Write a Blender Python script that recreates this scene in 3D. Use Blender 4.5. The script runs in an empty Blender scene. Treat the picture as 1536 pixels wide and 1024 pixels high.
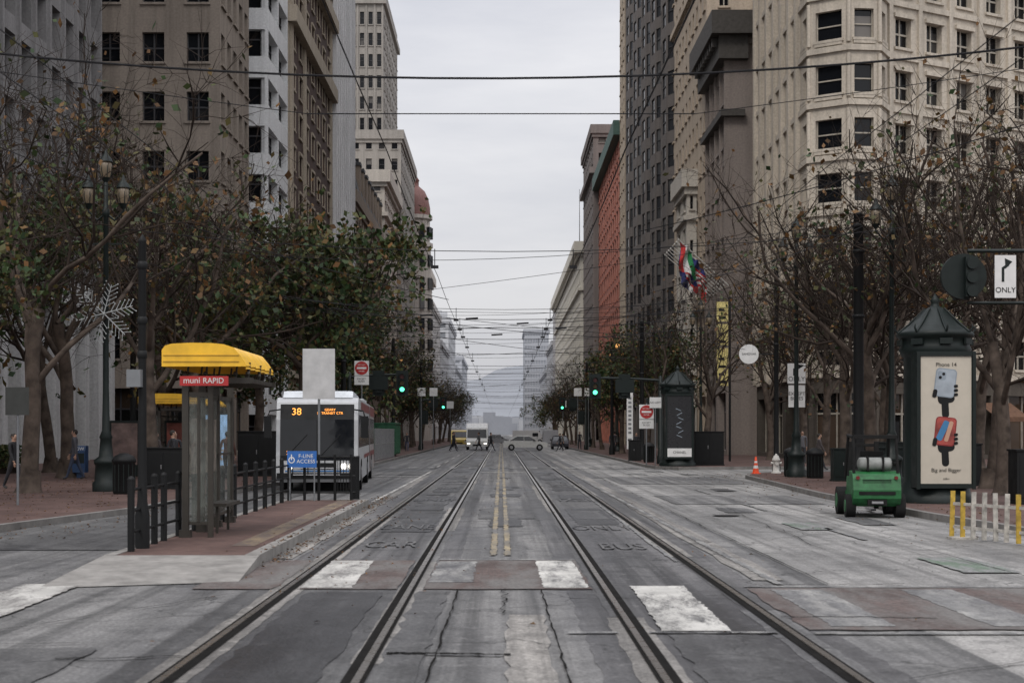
import bpy, math, random
from mathutils import Vector, Matrix
R=math.radians
scene=bpy.context.scene
COL=scene.collection

# ---------------------------------------------------------------- materials
def base(name):
    m=bpy.data.materials.new(name); m.use_nodes=True
    nt=m.node_tree; b=nt.nodes['Principled BSDF']
    return m,nt,b
def c4(c): return (c[0],c[1],c[2],1)
def mixc(nt,fac,a,b,mode='MIX'):
    n=nt.nodes.new('ShaderNodeMix'); n.data_type='RGBA'; n.blend_type=mode
    for i,v in ((0,fac),(6,a),(7,b)):
        if isinstance(v,(int,float)): n.inputs[i].default_value=v
        elif isinstance(v,tuple): n.inputs[i].default_value=c4(v)
        else: nt.links.new(v,n.inputs[i])
    return n.outputs[2]
def ramp(nt,src,p0,p1,v0=0,v1=1):
    r=nt.nodes.new('ShaderNodeMapRange'); r.inputs[1].default_value=p0; r.inputs[2].default_value=p1
    r.inputs[3].default_value=v0; r.inputs[4].default_value=v1
    nt.links.new(src,r.inputs[0]); return r.outputs[0]
def noise(nt,vec,scale,detail=4,rough=.55):
    n=nt.nodes.new('ShaderNodeTexNoise'); n.inputs['Scale'].default_value=scale
    n.inputs['Detail'].default_value=detail; n.inputs['Roughness'].default_value=rough
    nt.links.new(vec,n.inputs['Vector']); return n.outputs[0]
def mapping(nt,vec,sc):
    m=nt.nodes.new('ShaderNodeMapping'); m.inputs['Scale'].default_value=sc
    nt.links.new(vec,m.inputs[0]); return m.outputs[0]
def pos(nt): return nt.nodes.new('ShaderNodeNewGeometry').outputs['Position']
def vscale(nt,c,f):
    h=nt.nodes.new('ShaderNodeVectorMath'); h.operation='SCALE'
    if isinstance(c,tuple): h.inputs[0].default_value=c
    else: nt.links.new(c,h.inputs[0])
    nt.links.new(f,h.inputs['Scale']); return h.outputs[0]
def mat(name,col,rough=.6,metal=0,var=.15,scale=4,emit=0,spec=.5):
    m,nt,b=base(name)
    tc=nt.nodes.new('ShaderNodeTexCoord').outputs['Object']
    n=noise(nt,tc,scale,4)
    nt.links.new(vscale(nt,col,ramp(nt,n,.3,.7,1-var,1+var)),b.inputs['Base Color'])
    rr=ramp(nt,n,.3,.7,min(1,rough+.08),max(0,rough-.08)); nt.links.new(rr,b.inputs['Roughness'])
    b.inputs['Metallic'].default_value=metal; b.inputs['Specular IOR Level'].default_value=spec
    if emit:
        b.inputs['Emission Color'].default_value=c4(col); b.inputs['Emission Strength'].default_value=emit
    return m
def wallmat(name,col,dirt=.45,rough=.85):
    """stone / concrete with vertical rain streaks and grime"""
    m,nt,b=base(name); p=pos(nt)
    st=noise(nt,mapping(nt,p,(1.3,1.3,.06)),1.6,4)
    bl=noise(nt,p,.25,3); fi=noise(nt,p,7,2)
    c=mixc(nt,ramp(nt,st,.42,.72,0,dirt),col,tuple(x*.42 for x in col))
    c=mixc(nt,ramp(nt,bl,.4,.7,0,dirt*.7),c,tuple(x*.58 for x in col))
    nt.links.new(vscale(nt,c,ramp(nt,fi,.3,.7,.86,1.1)),b.inputs['Base Color']); b.inputs['Roughness'].default_value=rough
    b.inputs['Specular IOR Level'].default_value=.2
    return m
def glassmat(name,dark=(.006,.007,.009),blind=(.15,.14,.13),amt=.15):
    m,nt,b=base(name); g=nt.nodes.new('ShaderNodeNewGeometry')
    f=ramp(nt,g.outputs['Random Per Island'],1-amt,1,0,1); c=mixc(nt,f,dark,blind)
    nt.links.new(c,b.inputs['Base Color']); b.inputs['Roughness'].default_value=.12
    b.inputs['Specular IOR Level'].default_value=.3
    n=noise(nt,g.outputs['Position'],.9,2)
    bp=nt.nodes.new('ShaderNodeBump'); bp.inputs['Strength'].default_value=.15; bp.inputs['Distance'].default_value=.1
    nt.links.new(n,bp.inputs['Height']); nt.links.new(bp.outputs[0],b.inputs['Normal'])
    return m
def roadnodes(nt,p,c0,c1,streak):
    big=noise(nt,mapping(nt,p,(.5,.12,1)),1,5,.6); fine=noise(nt,p,26,2,.7); med=noise(nt,p,1.7,6,.68)
    st=noise(nt,mapping(nt,p,(3.2,.045,1)),1,5,.6)
    sp=noise(nt,p,5.5,4,.7)
    c=mixc(nt,ramp(nt,big,.38,.60),c0,c1)
    c=mixc(nt,ramp(nt,st,.44,.62,0,min(1,streak*1.25)),c,tuple(x*.36 for x in c0))
    c=mixc(nt,ramp(nt,med,.48,.68,0,.62),c,tuple(x*.40 for x in c0))
    c=mixc(nt,ramp(nt,sp,.56,.75,0,.5),c,tuple(min(1,x*1.4) for x in c1))
    v=nt.nodes.new('ShaderNodeTexVoronoi'); v.feature='DISTANCE_TO_EDGE'; v.inputs['Scale'].default_value=.32
    mx=nt.nodes.new('ShaderNodeVectorMath'); mx.operation='ADD'
    nn=nt.nodes.new('ShaderNodeTexNoise'); nn.inputs['Scale'].default_value=1.2; nn.inputs['Detail'].default_value=4
    nt.links.new(p,nn.inputs['Vector']); nt.links.new(p,mx.inputs[0]); nt.links.new(nn.outputs['Color'],mx.inputs[1])
    nt.links.new(mx.outputs[0],v.inputs['Vector'])
    c=mixc(nt,ramp(nt,v.outputs[0],.0,.006,.8,0),c,(.015,.015,.015))
    return vscale(nt,c,ramp(nt,fine,.25,.75,.52,1.48)),big,fine
def roadmat(name,c0,c1,streak=.35,rough=.75):
    m,nt,b=base(name); p=pos(nt)
    c,big,fine=roadnodes(nt,p,c0,c1,streak)
    nt.links.new(c,b.inputs['Base Color']); b.inputs['Specular IOR Level'].default_value=.4
    nt.links.new(ramp(nt,big,.35,.65,rough-.22,rough+.1),b.inputs['Roughness'])
    bp=nt.nodes.new('ShaderNodeBump'); bp.inputs['Strength'].default_value=.45; bp.inputs['Distance'].default_value=.012
    nt.links.new(fine,bp.inputs['Height']); nt.links.new(bp.outputs[0],b.inputs['Normal'])
    return m
def paintmat(name,col,lo=.70,hi=.86,scale=3,under=((.085,.085,.09),(.17,.17,.17))):
    """worn road paint: the asphalt shows through where traffic has rubbed it off"""
    m,nt,b=base(name); p=pos(nt)
    c,big,fine=roadnodes(nt,p,under[0],under[1],.3)
    b.inputs['Roughness'].default_value=.7
    n=noise(nt,mapping(nt,p,(1.9,.5,1)),scale,8,.72); n2=noise(nt,p,34,3,.7)
    a=nt.nodes.new('ShaderNodeMath'); a.operation='MULTIPLY_ADD'; nt.links.new(n2,a.inputs[0]); a.inputs[1].default_value=.45; nt.links.new(n,a.inputs[2])
    f=ramp(nt,a.outputs[0],lo,hi,1,0)
    n3=noise(nt,p,1.1,4,.6)
    cc=mixc(nt,f,c,vscale(nt,col,ramp(nt,n3,.35,.65,.65,1.05))); nt.links.new(cc,b.inputs['Base Color'])
    return m
def brickmat(name,c1,c2,mort,scale,rough=.85,wear=.0,under=(.14,.135,.13)):
    m,nt,b=base(name); p=pos(nt)
    t=nt.nodes.new('ShaderNodeTexBrick'); t.inputs['Scale'].default_value=scale
    t.inputs['Color1'].default_value=c4(c1); t.inputs['Color2'].default_value=c4(c2); t.inputs['Mortar'].default_value=c4(mort)
    t.inputs['Mortar Size'].default_value=.015
    nt.links.new(p,t.inputs['Vector'])
    n=noise(nt,p,.8,5,.65); c=mixc(nt,ramp(nt,n,.35,.7,0,.75),t.outputs[0],tuple(x*.4 for x in c1))
    if wear:
        n2=noise(nt,mapping(nt,p,(1.2,.35,1)),1.3,7,.68); c=mixc(nt,ramp(nt,n2,.58-wear*.3,.78-wear*.3,0,.9),c,under)
        n3=noise(nt,p,24,3,.7); c=vscale(nt,c,ramp(nt,n3,.25,.75,.6,1.4))
    nt.links.new(c,b.inputs['Base Color']); b.inputs['Roughness'].default_value=rough; b.inputs['Specular IOR Level'].default_value=.3
    return m
def leafmat(name,cols):
    m,nt,b=base(name); g=nt.nodes.new('ShaderNodeNewGeometry')
    cr=nt.nodes.new('ShaderNodeValToRGB'); e=cr.color_ramp.elements
    e[0].position=0; e[0].color=c4(cols[0]); e[1].position=1; e[1].color=c4(cols[-1])
    for i,c in enumerate(cols[1:-1]):
        x=e.new((i+1)/(len(cols)-1)); x.color=c4(c)
    nt.links.new(g.outputs['Random Per Island'],cr.inputs[0]); nt.links.new(cr.outputs[0],b.inputs['Base Color'])
    b.inputs['Roughness'].default_value=.6; b.inputs['Specular IOR Level'].default_value=.3
    return m

# ---------------------------------------------------------------- mesh builder
class MB:
    def __init__(s): s.v=[];s.f=[];s.m=[];s.s=[]
    def add(s,vs,fs,mi=0,sm=False):
        o=len(s.v); s.v+=[tuple(v) for v in vs]
        for f in fs: s.f.append([i+o for i in f]); s.m.append(mi); s.s.append(sm)
    def quad(s,a,b,c,d,mi=0): s.add([a,b,c,d],[(0,1,2,3)],mi)
    def bx(s,x0,x1,y0,y1,z0,z1,mi=0):
        s.add([(x0,y0,z0),(x1,y0,z0),(x1,y1,z0),(x0,y1,z0),(x0,y0,z1),(x1,y0,z1),(x1,y1,z1),(x0,y1,z1)],
              [(0,3,2,1),(4,5,6,7),(0,1,5,4),(1,2,6,5),(2,3,7,6),(3,0,4,7)],mi)
    def obx(s,c,size,mi=0,rot=(0,0,0)):
        M=Matrix.Translation(c)@Matrix.Rotation(rot[2],4,'Z')@Matrix.Rotation(rot[1],4,'Y')@Matrix.Rotation(rot[0],4,'X')
        x,y,z=[k/2 for k in size]
        vs=[M@Vector(p) for p in [(-x,-y,-z),(x,-y,-z),(x,y,-z),(-x,y,-z),(-x,-y,z),(x,-y,z),(x,y,z),(-x,y,z)]]
        s.add(vs,[(0,3,2,1),(4,5,6,7),(0,1,5,4),(1,2,6,5),(2,3,7,6),(3,0,4,7)],mi)
    def cyl(s,p0,p1,r0,r1=None,n=12,mi=0,caps=True,sm=True):
        if r1 is None: r1=r0
        p0=Vector(p0);p1=Vector(p1); d=(p1-p0).normalized()
        a=Vector((0,0,1)) if abs(d.z)<.9 else Vector((1,0,0))
        u=d.cross(a).normalized(); w=d.cross(u)
        vs=[]
        for p,r in((p0,r0),(p1,r1)):
            for i in range(n):
                t=2*math.pi*i/n; vs.append(p+u*math.cos(t)*r+w*math.sin(t)*r)
        s.add(vs,[(i,(i+1)%n,n+(i+1)%n,n+i) for i in range(n)],mi,sm)
        if caps: s.add(vs,[tuple(range(n))[::-1],tuple(range(n,2*n))],mi)
    def tube(s,pts,rs,n=4,mi=0,sm=True):
        vs=[];pts=[Vector(p) for p in pts]
        a=Vector((.3,.5,.81)).normalized()
        for k,p in enumerate(pts):
            d=(pts[min(k+1,len(pts)-1)]-pts[max(k-1,0)]).normalized()
            u=d.cross(a)
            if u.length<.1: u=d.cross(Vector((1,0,0)))
            u.normalize(); w=d.cross(u)
            for i in range(n):
                t=2*math.pi*i/n; vs.append(p+(u*math.cos(t)+w*math.sin(t))*rs[k])
        fs=[]
        for k in range(len(pts)-1):
            for i in range(n): fs.append((k*n+i,k*n+(i+1)%n,(k+1)*n+(i+1)%n,(k+1)*n+i))
        s.add(vs,fs,mi,sm)
    def lathe(s,prof,n=20,mi=0,c=(0,0),sm=True):
        vs=[]
        for r,z in prof:
            for i in range(n):
                t=2*math.pi*(i+.5)/n; vs.append((c[0]+r*math.cos(t),c[1]+r*math.sin(t),z))
        fs=[]
        for k in range(len(prof)-1):
            for i in range(n): fs.append((k*n+i,k*n+(i+1)%n,(k+1)*n+(i+1)%n,(k+1)*n+i))
        s.add(vs,fs,mi,sm)
    def sph(s,c,r,mi=0,n=12,m=8,sc=(1,1,1)):
        vs=[];fs=[]
        for k in range(m+1):
            ph=math.pi*k/m
            for i in range(n):
                t=2*math.pi*i/n
                vs.append((c[0]+r*sc[0]*math.sin(ph)*math.cos(t),c[1]+r*sc[1]*math.sin(ph)*math.sin(t),c[2]-r*sc[2]*math.cos(ph)))
        for k in range(m):
            for i in range(n): fs.append((k*n+i,k*n+(i+1)%n,(k+1)*n+(i+1)%n,(k+1)*n+i))
        s.add(vs,fs,mi,True)
    def prismx(s,prof,x0,x1,mi=0):
        n=len(prof); vs=[(x0,y,z) for y,z in prof]+[(x1,y,z) for y,z in prof]
        s.add(vs,[(i,(i+1)%n,n+(i+1)%n,n+i) for i in range(n)]+[tuple(range(n))[::-1],tuple(range(n,2*n))],mi)
    def prismz(s,poly,z0,z1,mi=0,mtop=None):
        n=len(poly); vs=[(x,y,z0) for x,y in poly]+[(x,y,z1) for x,y in poly]
        s.add(vs,[(i,(i+1)%n,n+(i+1)%n,n+i) for i in range(n)],mi)
        s.add([(x,y,z1) for x,y in poly],[tuple(range(n))],mi if mtop is None else mtop)
    def poly_xz(s,pts,y,mi=0): s.add([(x,y,z) for x,z in pts],[tuple(range(len(pts)))],mi)
    def mesh(s,name,mats):
        me=bpy.data.meshes.new(name); me.from_pydata(s.v,[],s.f)
        for m in mats: me.materials.append(m)
        me.polygons.foreach_set('material_index',s.m); me.polygons.foreach_set('use_smooth',s.s); me.update()
        return me
    def obj(s,name,mats,loc=(0,0,0),rz=0,bevel=0):
        o=bpy.data.objects.new(name,s.mesh(name,mats)); COL.objects.link(o)
        o.location=loc; o.rotation_euler=(0,0,rz)
        if bevel:
            b=o.modifiers.new('bevel','BEVEL'); b.width=bevel; b.segments=2; b.limit_method='ANGLE'; b.angle_limit=R(40)
        return o
def text(parent,s,size,loc,m,rot=(math.pi/2,0,0),name='lettering',align='CENTER',sx=1,sy=1):
    c=bpy.data.curves.new(name,'FONT'); c.body=s; c.size=size; c.align_x=align; c.align_y='CENTER'
    c.materials.append(m); o=bpy.data.objects.new(name,c); COL.objects.link(o)
    o.location=loc; o.rotation_euler=rot; o.scale=(sx,sy,1); o.parent=parent; return o

# ---------------------------------------------------------------- shared materials
M_black=mat('black_paint',(.007,.0075,.008),.55,spec=.25)
M_dgreen=mat('dark_green_paint',(.007,.012,.011),.5,spec=.3)
M_steel=mat('steel',(.35,.35,.36),.35,.8)
M_grey=mat('grey_metal',(.18,.19,.20),.5,.3)
M_white=mat('white_paint',(.62,.62,.61),.5,var=.08)
M_offw=mat('off_white',(.5,.49,.46),.6,var=.08)
M_red=mat('sign_red',(.36,.02,.02),.5)
M_blue=mat('sign_blue',(.02,.11,.36),.5)
M_yfab=mat('canopy_yellow',(.76,.44,.03),.35,var=.15)
M_rubber=mat('tyre_rubber',(.012,.012,.012),.85,spec=.2)
M_vglass=mat('vehicle_glass',(.006,.007,.009),.08,spec=.45)
M_amber=mat('amber_led',(1,.35,.05),.5,emit=1.6,var=0)
M_green=mat('signal_green',(.1,1,.5),.5,emit=3,var=0)
M_rsig=mat('signal_red_off',(.12,.01,.01),.3)
M_ysig=mat('signal_yellow_off',(.12,.07,.01),.3)
M_hl=mat('headlight_lit',(1,.95,.85),.4,emit=2.5,var=0)
M_lampglass=mat('lamp_amber_glass',(.15,.115,.075),.3,var=.2)
M_lamplit=mat('lamp_lit_glass',(1,.5,.16),.3,emit=1.3,var=0)
M_glass=glassmat('window_glass')
M_glass2=glassmat('window_glass_pale',(.02,.022,.026),(.2,.2,.2),.3)
M_shop=glassmat('shop_glass',(.006,.006,.006),(.09,.06,.04),.2)
M_frame=mat('window_frame_dark',(.03,.03,.034),.5)
M_framel=mat('window_frame_pale',(.34,.31,.26),.6)

# ---------------------------------------------------------------- world + sun
w=bpy.data.worlds.new('World'); scene.world=w; w.use_nodes=True; nt=w.node_tree; nt.nodes.clear()
out=nt.nodes.new('ShaderNodeOutputWorld')
sky=nt.nodes.new('ShaderNodeTexSky'); sky.sky_type='NISHITA'; sky.sun_disc=False
sky.sun_elevation=R(48); sky.sun_rotation=R(150); sky.dust_density=4; sky.air_density=1.2
hs=nt.nodes.new('ShaderNodeHueSaturation'); hs.inputs['Saturation'].default_value=.25; nt.links.new(sky.outputs[0],hs.inputs['Color'])
b1=nt.nodes.new('ShaderNodeBackground'); b1.inputs[1].default_value=.05; nt.links.new(hs.outputs[0],b1.inputs[0])
tc=nt.nodes.new('ShaderNodeTexCoord').outputs['Generated']
sp=nt.nodes.new('ShaderNodeSeparateXYZ'); nt.links.new(tc,sp.inputs[0])
cl=noise(nt,mapping(nt,tc,(1.3,1.3,6)),2.6,6,.55)
cc=mixc(nt,ramp(nt,cl,.35,.66),(.40,.405,.445),(.545,.54,.56))
mn=nt.nodes.new('ShaderNodeMath'); mn.operation='MULTIPLY'; nt.links.new(sp.outputs[2],mn.inputs[0]); nt.links.new(sp.outputs[2],mn.inputs[1])
h_=vscale(nt,cc,ramp(nt,mn.outputs[0],0,1,1.0,3.2))
b2=nt.nodes.new('ShaderNodeBackground'); nt.links.new(h_,b2.inputs[0]); b2.inputs[1].default_value=1.05
ad=nt.nodes.new('ShaderNodeAddShader'); nt.links.new(b1.outputs[0],ad.inputs[0]); nt.links.new(b2.outputs[0],ad.inputs[1])
nt.links.new(ad.outputs[0],out.inputs[0])
sl=bpy.data.lights.new('sun','SUN'); sl.energy=1.2; sl.angle=R(18); sl.color=(1,.94,.86)
so=bpy.data.objects.new('sun',sl); COL.objects.link(so); so.rotation_euler=(R(42),0,R(-30))
scene.view_settings.view_transform='Standard'; scene.view_settings.look='None'; scene.view_settings.exposure=0

# ---------------------------------------------------------------- camera
cd=bpy.data.cameras.new('camera'); cam=bpy.data.objects.new('camera',cd); COL.objects.link(cam)
cam.location=(0,0,1.83); cam.rotation_euler=(R(90),0,0); cd.lens=50; cd.sensor_width=36
cd.shift_x=.0104; cd.shift_y=.0885; cd.clip_end=12000; cd.clip_start=.1
cd.dof.use_dof=True; cd.dof.focus_distance=44; cd.dof.aperture_fstop=2.8
scene.camera=cam

# ---------------------------------------------------------------- ground
M_road=roadmat('asphalt_worn',(.09,.09,.093),(.20,.197,.193),.55)
M_roadlt=roadmat('asphalt_light',(.17,.168,.165),(.32,.312,.30),.48)
M_track=roadmat('trackway_asphalt',(.042,.042,.046),(.14,.137,.138),.65,.65)
M_conc=roadmat('trackway_concrete',(.15,.143,.135),(.31,.295,.275),.65)
M_dark=roadmat('tar_patch',(.022,.022,.025),(.055,.055,.057),.3,.6)
M_mid=roadmat('asphalt_patch',(.055,.055,.058),(.115,.114,.113),.4,.7)
M_brick=brickmat('sidewalk_brick',(.105,.060,.052),(.145,.088,.074),(.07,.06,.056),4)  # brick colour darkened to stand in for shade under the trees
M_xbrick=brickmat('crosswalk_brick',(.105,.078,.072),(.14,.105,.097),(.09,.08,.076),3,wear=.6)
M_kerb=wallmat('granite_kerb',(.21,.20,.19),.65)
M_islc=wallmat('island_concrete',(.27,.26,.245),.65)
M_wpaint=paintmat('road_paint_white',(.52,.51,.48),.68,.84,1.4,((.10,.10,.10),(.22,.21,.2)))
M_wfaint=paintmat('road_paint_faint',(.33,.325,.31),.56,.78,1.6)
M_wghost=paintmat('road_paint_ghost',(.24,.235,.23),.52,.70,2.2,((.05,.05,.055),(.13,.13,.13)))
M_ypaint=paintmat('road_paint_yellow',(.34,.275,.165),.62,.84,1.2)
M_gpaint=paintmat('road_paint_green',(.065,.135,.07),.54,.78,1.6,((.15,.15,.15),(.25,.25,.25)))
M_rail=mat('rail_steel',(.30,.28,.26),.30,.85,.3,8)
M_groove=mat('rail_groove',(.008,.0075,.007),.9,spec=.1)

mb=MB(); mb.quad((-4000,-200,-.02),(4000,-200,-.02),(4000,8000,-.02),(-4000,8000,-.02))
mb.obj('ground',[M_road])
def sheet(mb,x0,x1,y0,y1,z,mi=0): mb.quad((x0,y0,z),(x1,y0,z),(x1,y1,z),(x0,y1,z),mi)
random.seed(4)
def sheetj(mb,x0,x1,y0,y1,z,mi=0,j=.035):
    """patch with ragged edges"""
    P=[]; n=int(max(3,(x1-x0)/.22)); m=int(max(4,min(60,(y1-y0)/.3)))
    e=lambda:random.uniform(-j,j)
    for k in range(n): P.append((x0+(x1-x0)*k/n,y0+e(),z))
    for k in range(m): P.append((x1+e(),y0+(y1-y0)*k/m,z))
    for k in range(n): P.append((x1-(x1-x0)*k/n,y1+e(),z))
    for k in range(m): P.append((x0+e(),y1-(y1-y0)*k/m,z))
    mb.add(P,[tuple(range(len(P)))],mi)
mb=MB()
sheet(mb,-14,3.9,-5,900,0,0); sheet(mb,3.9,14,-5,900,0,1); sheet(mb,14,90,58,78,0,0)
for x0,x1 in((-2.95,-.6),(.76,3.05)):
    y=-5
    while y<400:
        L=random.uniform(7,18); sheetj(mb,x0,x1,y,y+L-.02,.004,random.choice((2,2,5)),.03); y+=L
    sheet(mb,x0,x1,y,700,.004,2)
rails=(-2.5,-1.06,1.21,2.64)
for x in rails:
    y=-5
    while y<200:
        L=random.uniform(5,11); sheetj(mb,x-random.uniform(.12,.21),x+random.uniform(.12,.21),y,y+L-.03,.008,random.choice((3,3,3,0,5)),.016); y+=L
    sheet(mb,x-.14,x+.14,y,700,.008,3)
for (x0,x1,y0,y1,k) in [(.05,.42,9.5,14.2,3),(.0,.28,18.6,20.2,3),(-.95,-.62,9.5,16.3,5),(-2.2,-1.35,10,16.2,4),(1.5,2.3,9,12.8,5),
    (-3.35,-3.0,20.5,60,3),(3.1,3.5,17.5,90,3),(4.4,8.2,36,41,0),(-4.4,-3.2,60,66,5),(-.5,.7,30,34,5),(-2.2,-1.3,26,33,4),(1.5,2.35,28,34,4),(4.2,8.6,50,58,0),(-9,-5.8,22,60,5),(-4.9,-3.4,8,12,5),(5.4,8.2,9,12.5,0)]:
    sheetj(mb,x0,x1,y0,y1,.012,k)
for q in range(60):
    xc=random.choice((-1.78,-1.78,-1.78,1.92,.1,5.5,7.5)); y=random.uniform(21,75); wd=random.uniform(.2,.45); L=random.uniform(.4,3.2)
    if abs(xc)<2: xc+=random.uniform(-.1,.1)
    else: xc+=random.uniform(-1,1)
    sheetj(mb,xc-wd,xc+wd,y,y+L,.0135+q*.00003,random.choice((4,4,5)) if xc<4 else random.choice((0,0,5)),.05)
mb.obj('road',[M_road,M_roadlt,M_track,M_conc,M_dark,M_mid])
mb=MB()
for x in rails:
    s=1 if x in(rails[0],rails[2]) else -1
    mb.bx(x-.03,x+.03,-5,700,.0,.024,0)
    sheet(mb,min(x+s*.031,x+s*.11),max(x+s*.031,x+s*.11),-5,700,.0165,1)
    sheet(mb,min(x-s*.031,x-s*.065),max(x-s*.031,x-s*.065),-5,700,.0165,1)
mb.obj('tram_rails',[M_rail,M_groove])
mb=MB()
sheetj(mb,-3.6,-2.66,16.5,20.2,.0145,0,.02); sheetj(mb,-2.34,-1.22,16.5,20.2,.0145,0,.02); sheetj(mb,-.90,1.05,16.5,20.2,.0145,0,.02); sheetj(mb,2.84,9.6,13.1,16.6,.0145,0,.03); sheetj(mb,-9.6,-5.0,13.1,16.3,.0145,0,.03)
mb.obj('brick_crosswalk',[M_xbrick])
mb=MB(); z=.019
def par(x0,x1,y0,y1,dx,mi):
    n=max(3,int((y1-y0)/.12)); n=min(n,160); j=.018
    Lf=[(x0+dx*k/n+random.uniform(-j,j),y0+(y1-y0)*k/n,z) for k in range(n+1)]; Rt=[(x1+dx*k/n+random.uniform(-j,j),y0+(y1-y0)*k/n,z) for k in range(n+1)]
    for k in range(n): mb.quad(Lf[k],Rt[k],Rt[k+1],Lf[k+1],mi)
par(-2.34,-1.75,16.6,20.1,-.05,0); par(.5,1.02,16.6,20.1,-.02,0); par(1.47,2.1,13,16.8,.05,0); par(-.88,-.35,17.2,20,0,3)
par(3.1,3.7,13.3,16.4,0,3); par(4.6,5.2,13.3,16.4,0,3); par(6.2,6.8,13.3,16.4,0,3); par(-5.6,-4.9,13.2,17.0,-.1,0); par(-7.4,-6.8,13.2,16.5,0,3)
par(.6,1.05,12.85,12.95,0,3);par(1.35,2.5,12.85,12.95,0,3); par(2.84,9.6,16.7,16.80,0,3); par(2.84,9.6,12.8,12.90,0,3); par(-.9,1.05,20.25,20.4,0,3)
for x in(-.12,.09):
    for a_,b_ in((21,38),(38,60)): par(x-.045,x+.05,a_,b_,0,1)
    mb.quad((x-.045,60,z),(x+.05,60,z),(x+.05,230,z),(x-.045,230,z),1)
par(3.28,3.38,17,36,-.12,3); par(3.16,3.26,36,62,-.12,3); par(-3.4,-3.3,37,66,.1,0); par(2.42,2.48,20,60,0,3)
for k in range(9): par(6.1,6.2,24+k*9,27+k*9,0,3)
for k in range(8): par(3.2,3.3,66+k*12,72+k*12,0,3); par(-3.4,-3.3,72+k*12,78+k*12,0,0)
par(6.0,6.75,18.4,20.6,0,2); par(5.6,6.2,26.5,28.5,0,2)
par(-.9,1.0,64,64.4,0,0); par(-7,-3.4,58,58.4,0,0); par(3.2,9,70,70.4,0,3); par(-6.6,-6.3,38,38.3,0,0)
for k in range(14): par(-6.8+k*1.03,-6.4+k*1.03,71,74,0,3); par(-6.8+k*1.03,-6.4+k*1.03,118,122,0,3)
mb.obj('road_markings',[M_wpaint,M_ypaint,M_gpaint,M_wfaint]); mk=bpy.data.objects['road_markings']
for s_,x,y in (('LANE',-1.78,27.2),('CAR',-1.78,23.0),('ONLY',1.92,27),('BUS',1.92,22.6),('ONLY',-1.78,38),('TAXI',1.92,38),('BUS',-1.78,46),('ONLY',1.9,48)):
    text(mk,s_,.46,(x,y,.026),M_wghost,rot=(0,0,0),sx=.95,sy=3.8)
mb=MB(); random.seed(9)
def crack(p,q,wd,n=14,j=.05):
    pts=[]
    for i in range(n+1):
        t=i/n; pts.append((p[0]+(q[0]-p[0])*t+random.uniform(-j,j),p[1]+(q[1]-p[1])*t+random.uniform(-j,j)))
    for a,b in zip(pts,pts[1:]):
        d=Vector((b[0]-a[0],b[1]-a[1])).normalized(); nx,ny=-d.y*wd*random.uniform(.3,1),d.x*wd*random.uniform(.3,1)
        mb.quad((a[0]-nx,a[1]-ny,.0215),(a[0]+nx,a[1]+ny,.0215),(b[0]+nx,b[1]+ny,.0215),(b[0]-nx,b[1]-ny,.0215))
crack((.05,16.5),(.02,14.3),.012); crack((-.95,11.7),(.1,11.6),.05,n=20,j=.03); crack((-3.6,11.4),(-2.6,11.5),.02)
crack((1.4,12.9),(2.5,12.8),.012); crack((3,16.9),(4.8,17),.022,j=.05);crack((2.8,14.0),(4.2,13.9),.02,j=.06)
crack((-6,12),(-3.5,12.3),.012); crack((3.0,10.5),(7,13.2),.008); crack((5,22),(5.4,34),.01)
crack((-4.8,12.6),(-3,16),.01); crack((7,17),(4.5,30),.008,n=30,j=.12); crack((-9,18),(-5.5,17),.012); crack((-.55,9.6),(-.5,16.4),.012,n=26,j=.012); crack((.5,9.6),(.46,16.4),.012,n=26,j=.012)
crack((3.9,17),(3.92,70),.012,n=80,j=.02); crack((6.6,17),(6.6,70),.007,n=80,j=.02)
for k in range(9): crack((3.4,21+k*5.4),(8.9,21.1+k*5.4),.009,n=24,j=.02)
for k in range(16): crack((-.9,22+k*3.4),(-.1,22+k*3.4),.009,n=6,j=.02); crack((.2,21+k*3.4),(1.05,21+k*3.4),.009,n=6,j=.02)
for (x,y,r) in((4.9,31,.3),(6.9,44,.3),(3.9,57,.3),(.4,47,.28)):
    mb.add([(x+r*math.cos(t*.3142),y+r*math.sin(t*.3142),.0225) for t in range(20)],[tuple(range(20))],1)
mb.obj('road_cracks_and_manhole_covers',[M_groove,M_dark])

# sidewalks
def offs(pts,d):
    out=[]
    for i,p in enumerate(pts):
        a=Vector(pts[max(i-1,0)]); b=Vector(pts[min(i+1,len(pts)-1)]); t=(b-a).normalized()
        out.append((p[0]-t.y*d,p[1]+t.x*d))
    return out
def sidewalk(name,curb,back,side):
    mb=MB(); inner=offs(curb,.16*side)
    n=len(curb)
    poly=inner+[back[1],back[0]]
    mb.add([(x,y,.13) for x,y in poly],[tuple(range(len(poly)))],0)
    for i in range(n-1):
        a,b,c,d=curb[i],curb[i+1],inner[i+1],inner[i]
        mb.quad((a[0],a[1],.14),(b[0],b[1],.14),(c[0],c[1],.14),(d[0],d[1],.14),1)
        mb.quad((a[0],a[1],-.01),(b[0],b[1],-.01),(b[0],b[1],.14),(a[0],a[1],.14),1)
        mb.quad((d[0],d[1],.1),(c[0],c[1],.1),(c[0],c[1],.14),(d[0],d[1],.14),1)
    return mb.obj(name,[M_brick,M_kerb])
sidewalk('sidewalk',[(-10.2,-5),(-9.8,15),(-9.2,25.7),(-8.2,32),(-7.9,40),(-7.2,60),(-7.0,78),(-7.0,120),(-7,600)],[(-70,-5),(-70,600)],1)
sidewalk('sidewalk',[(9.9,-5),(9.6,20),(9.2,26),(8.95,30),(8.9,40),(9.6,56),(10.3,59),(12,60.8),(16,62),(60,66)],[(60,-5),(60,60)],-1)
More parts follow.
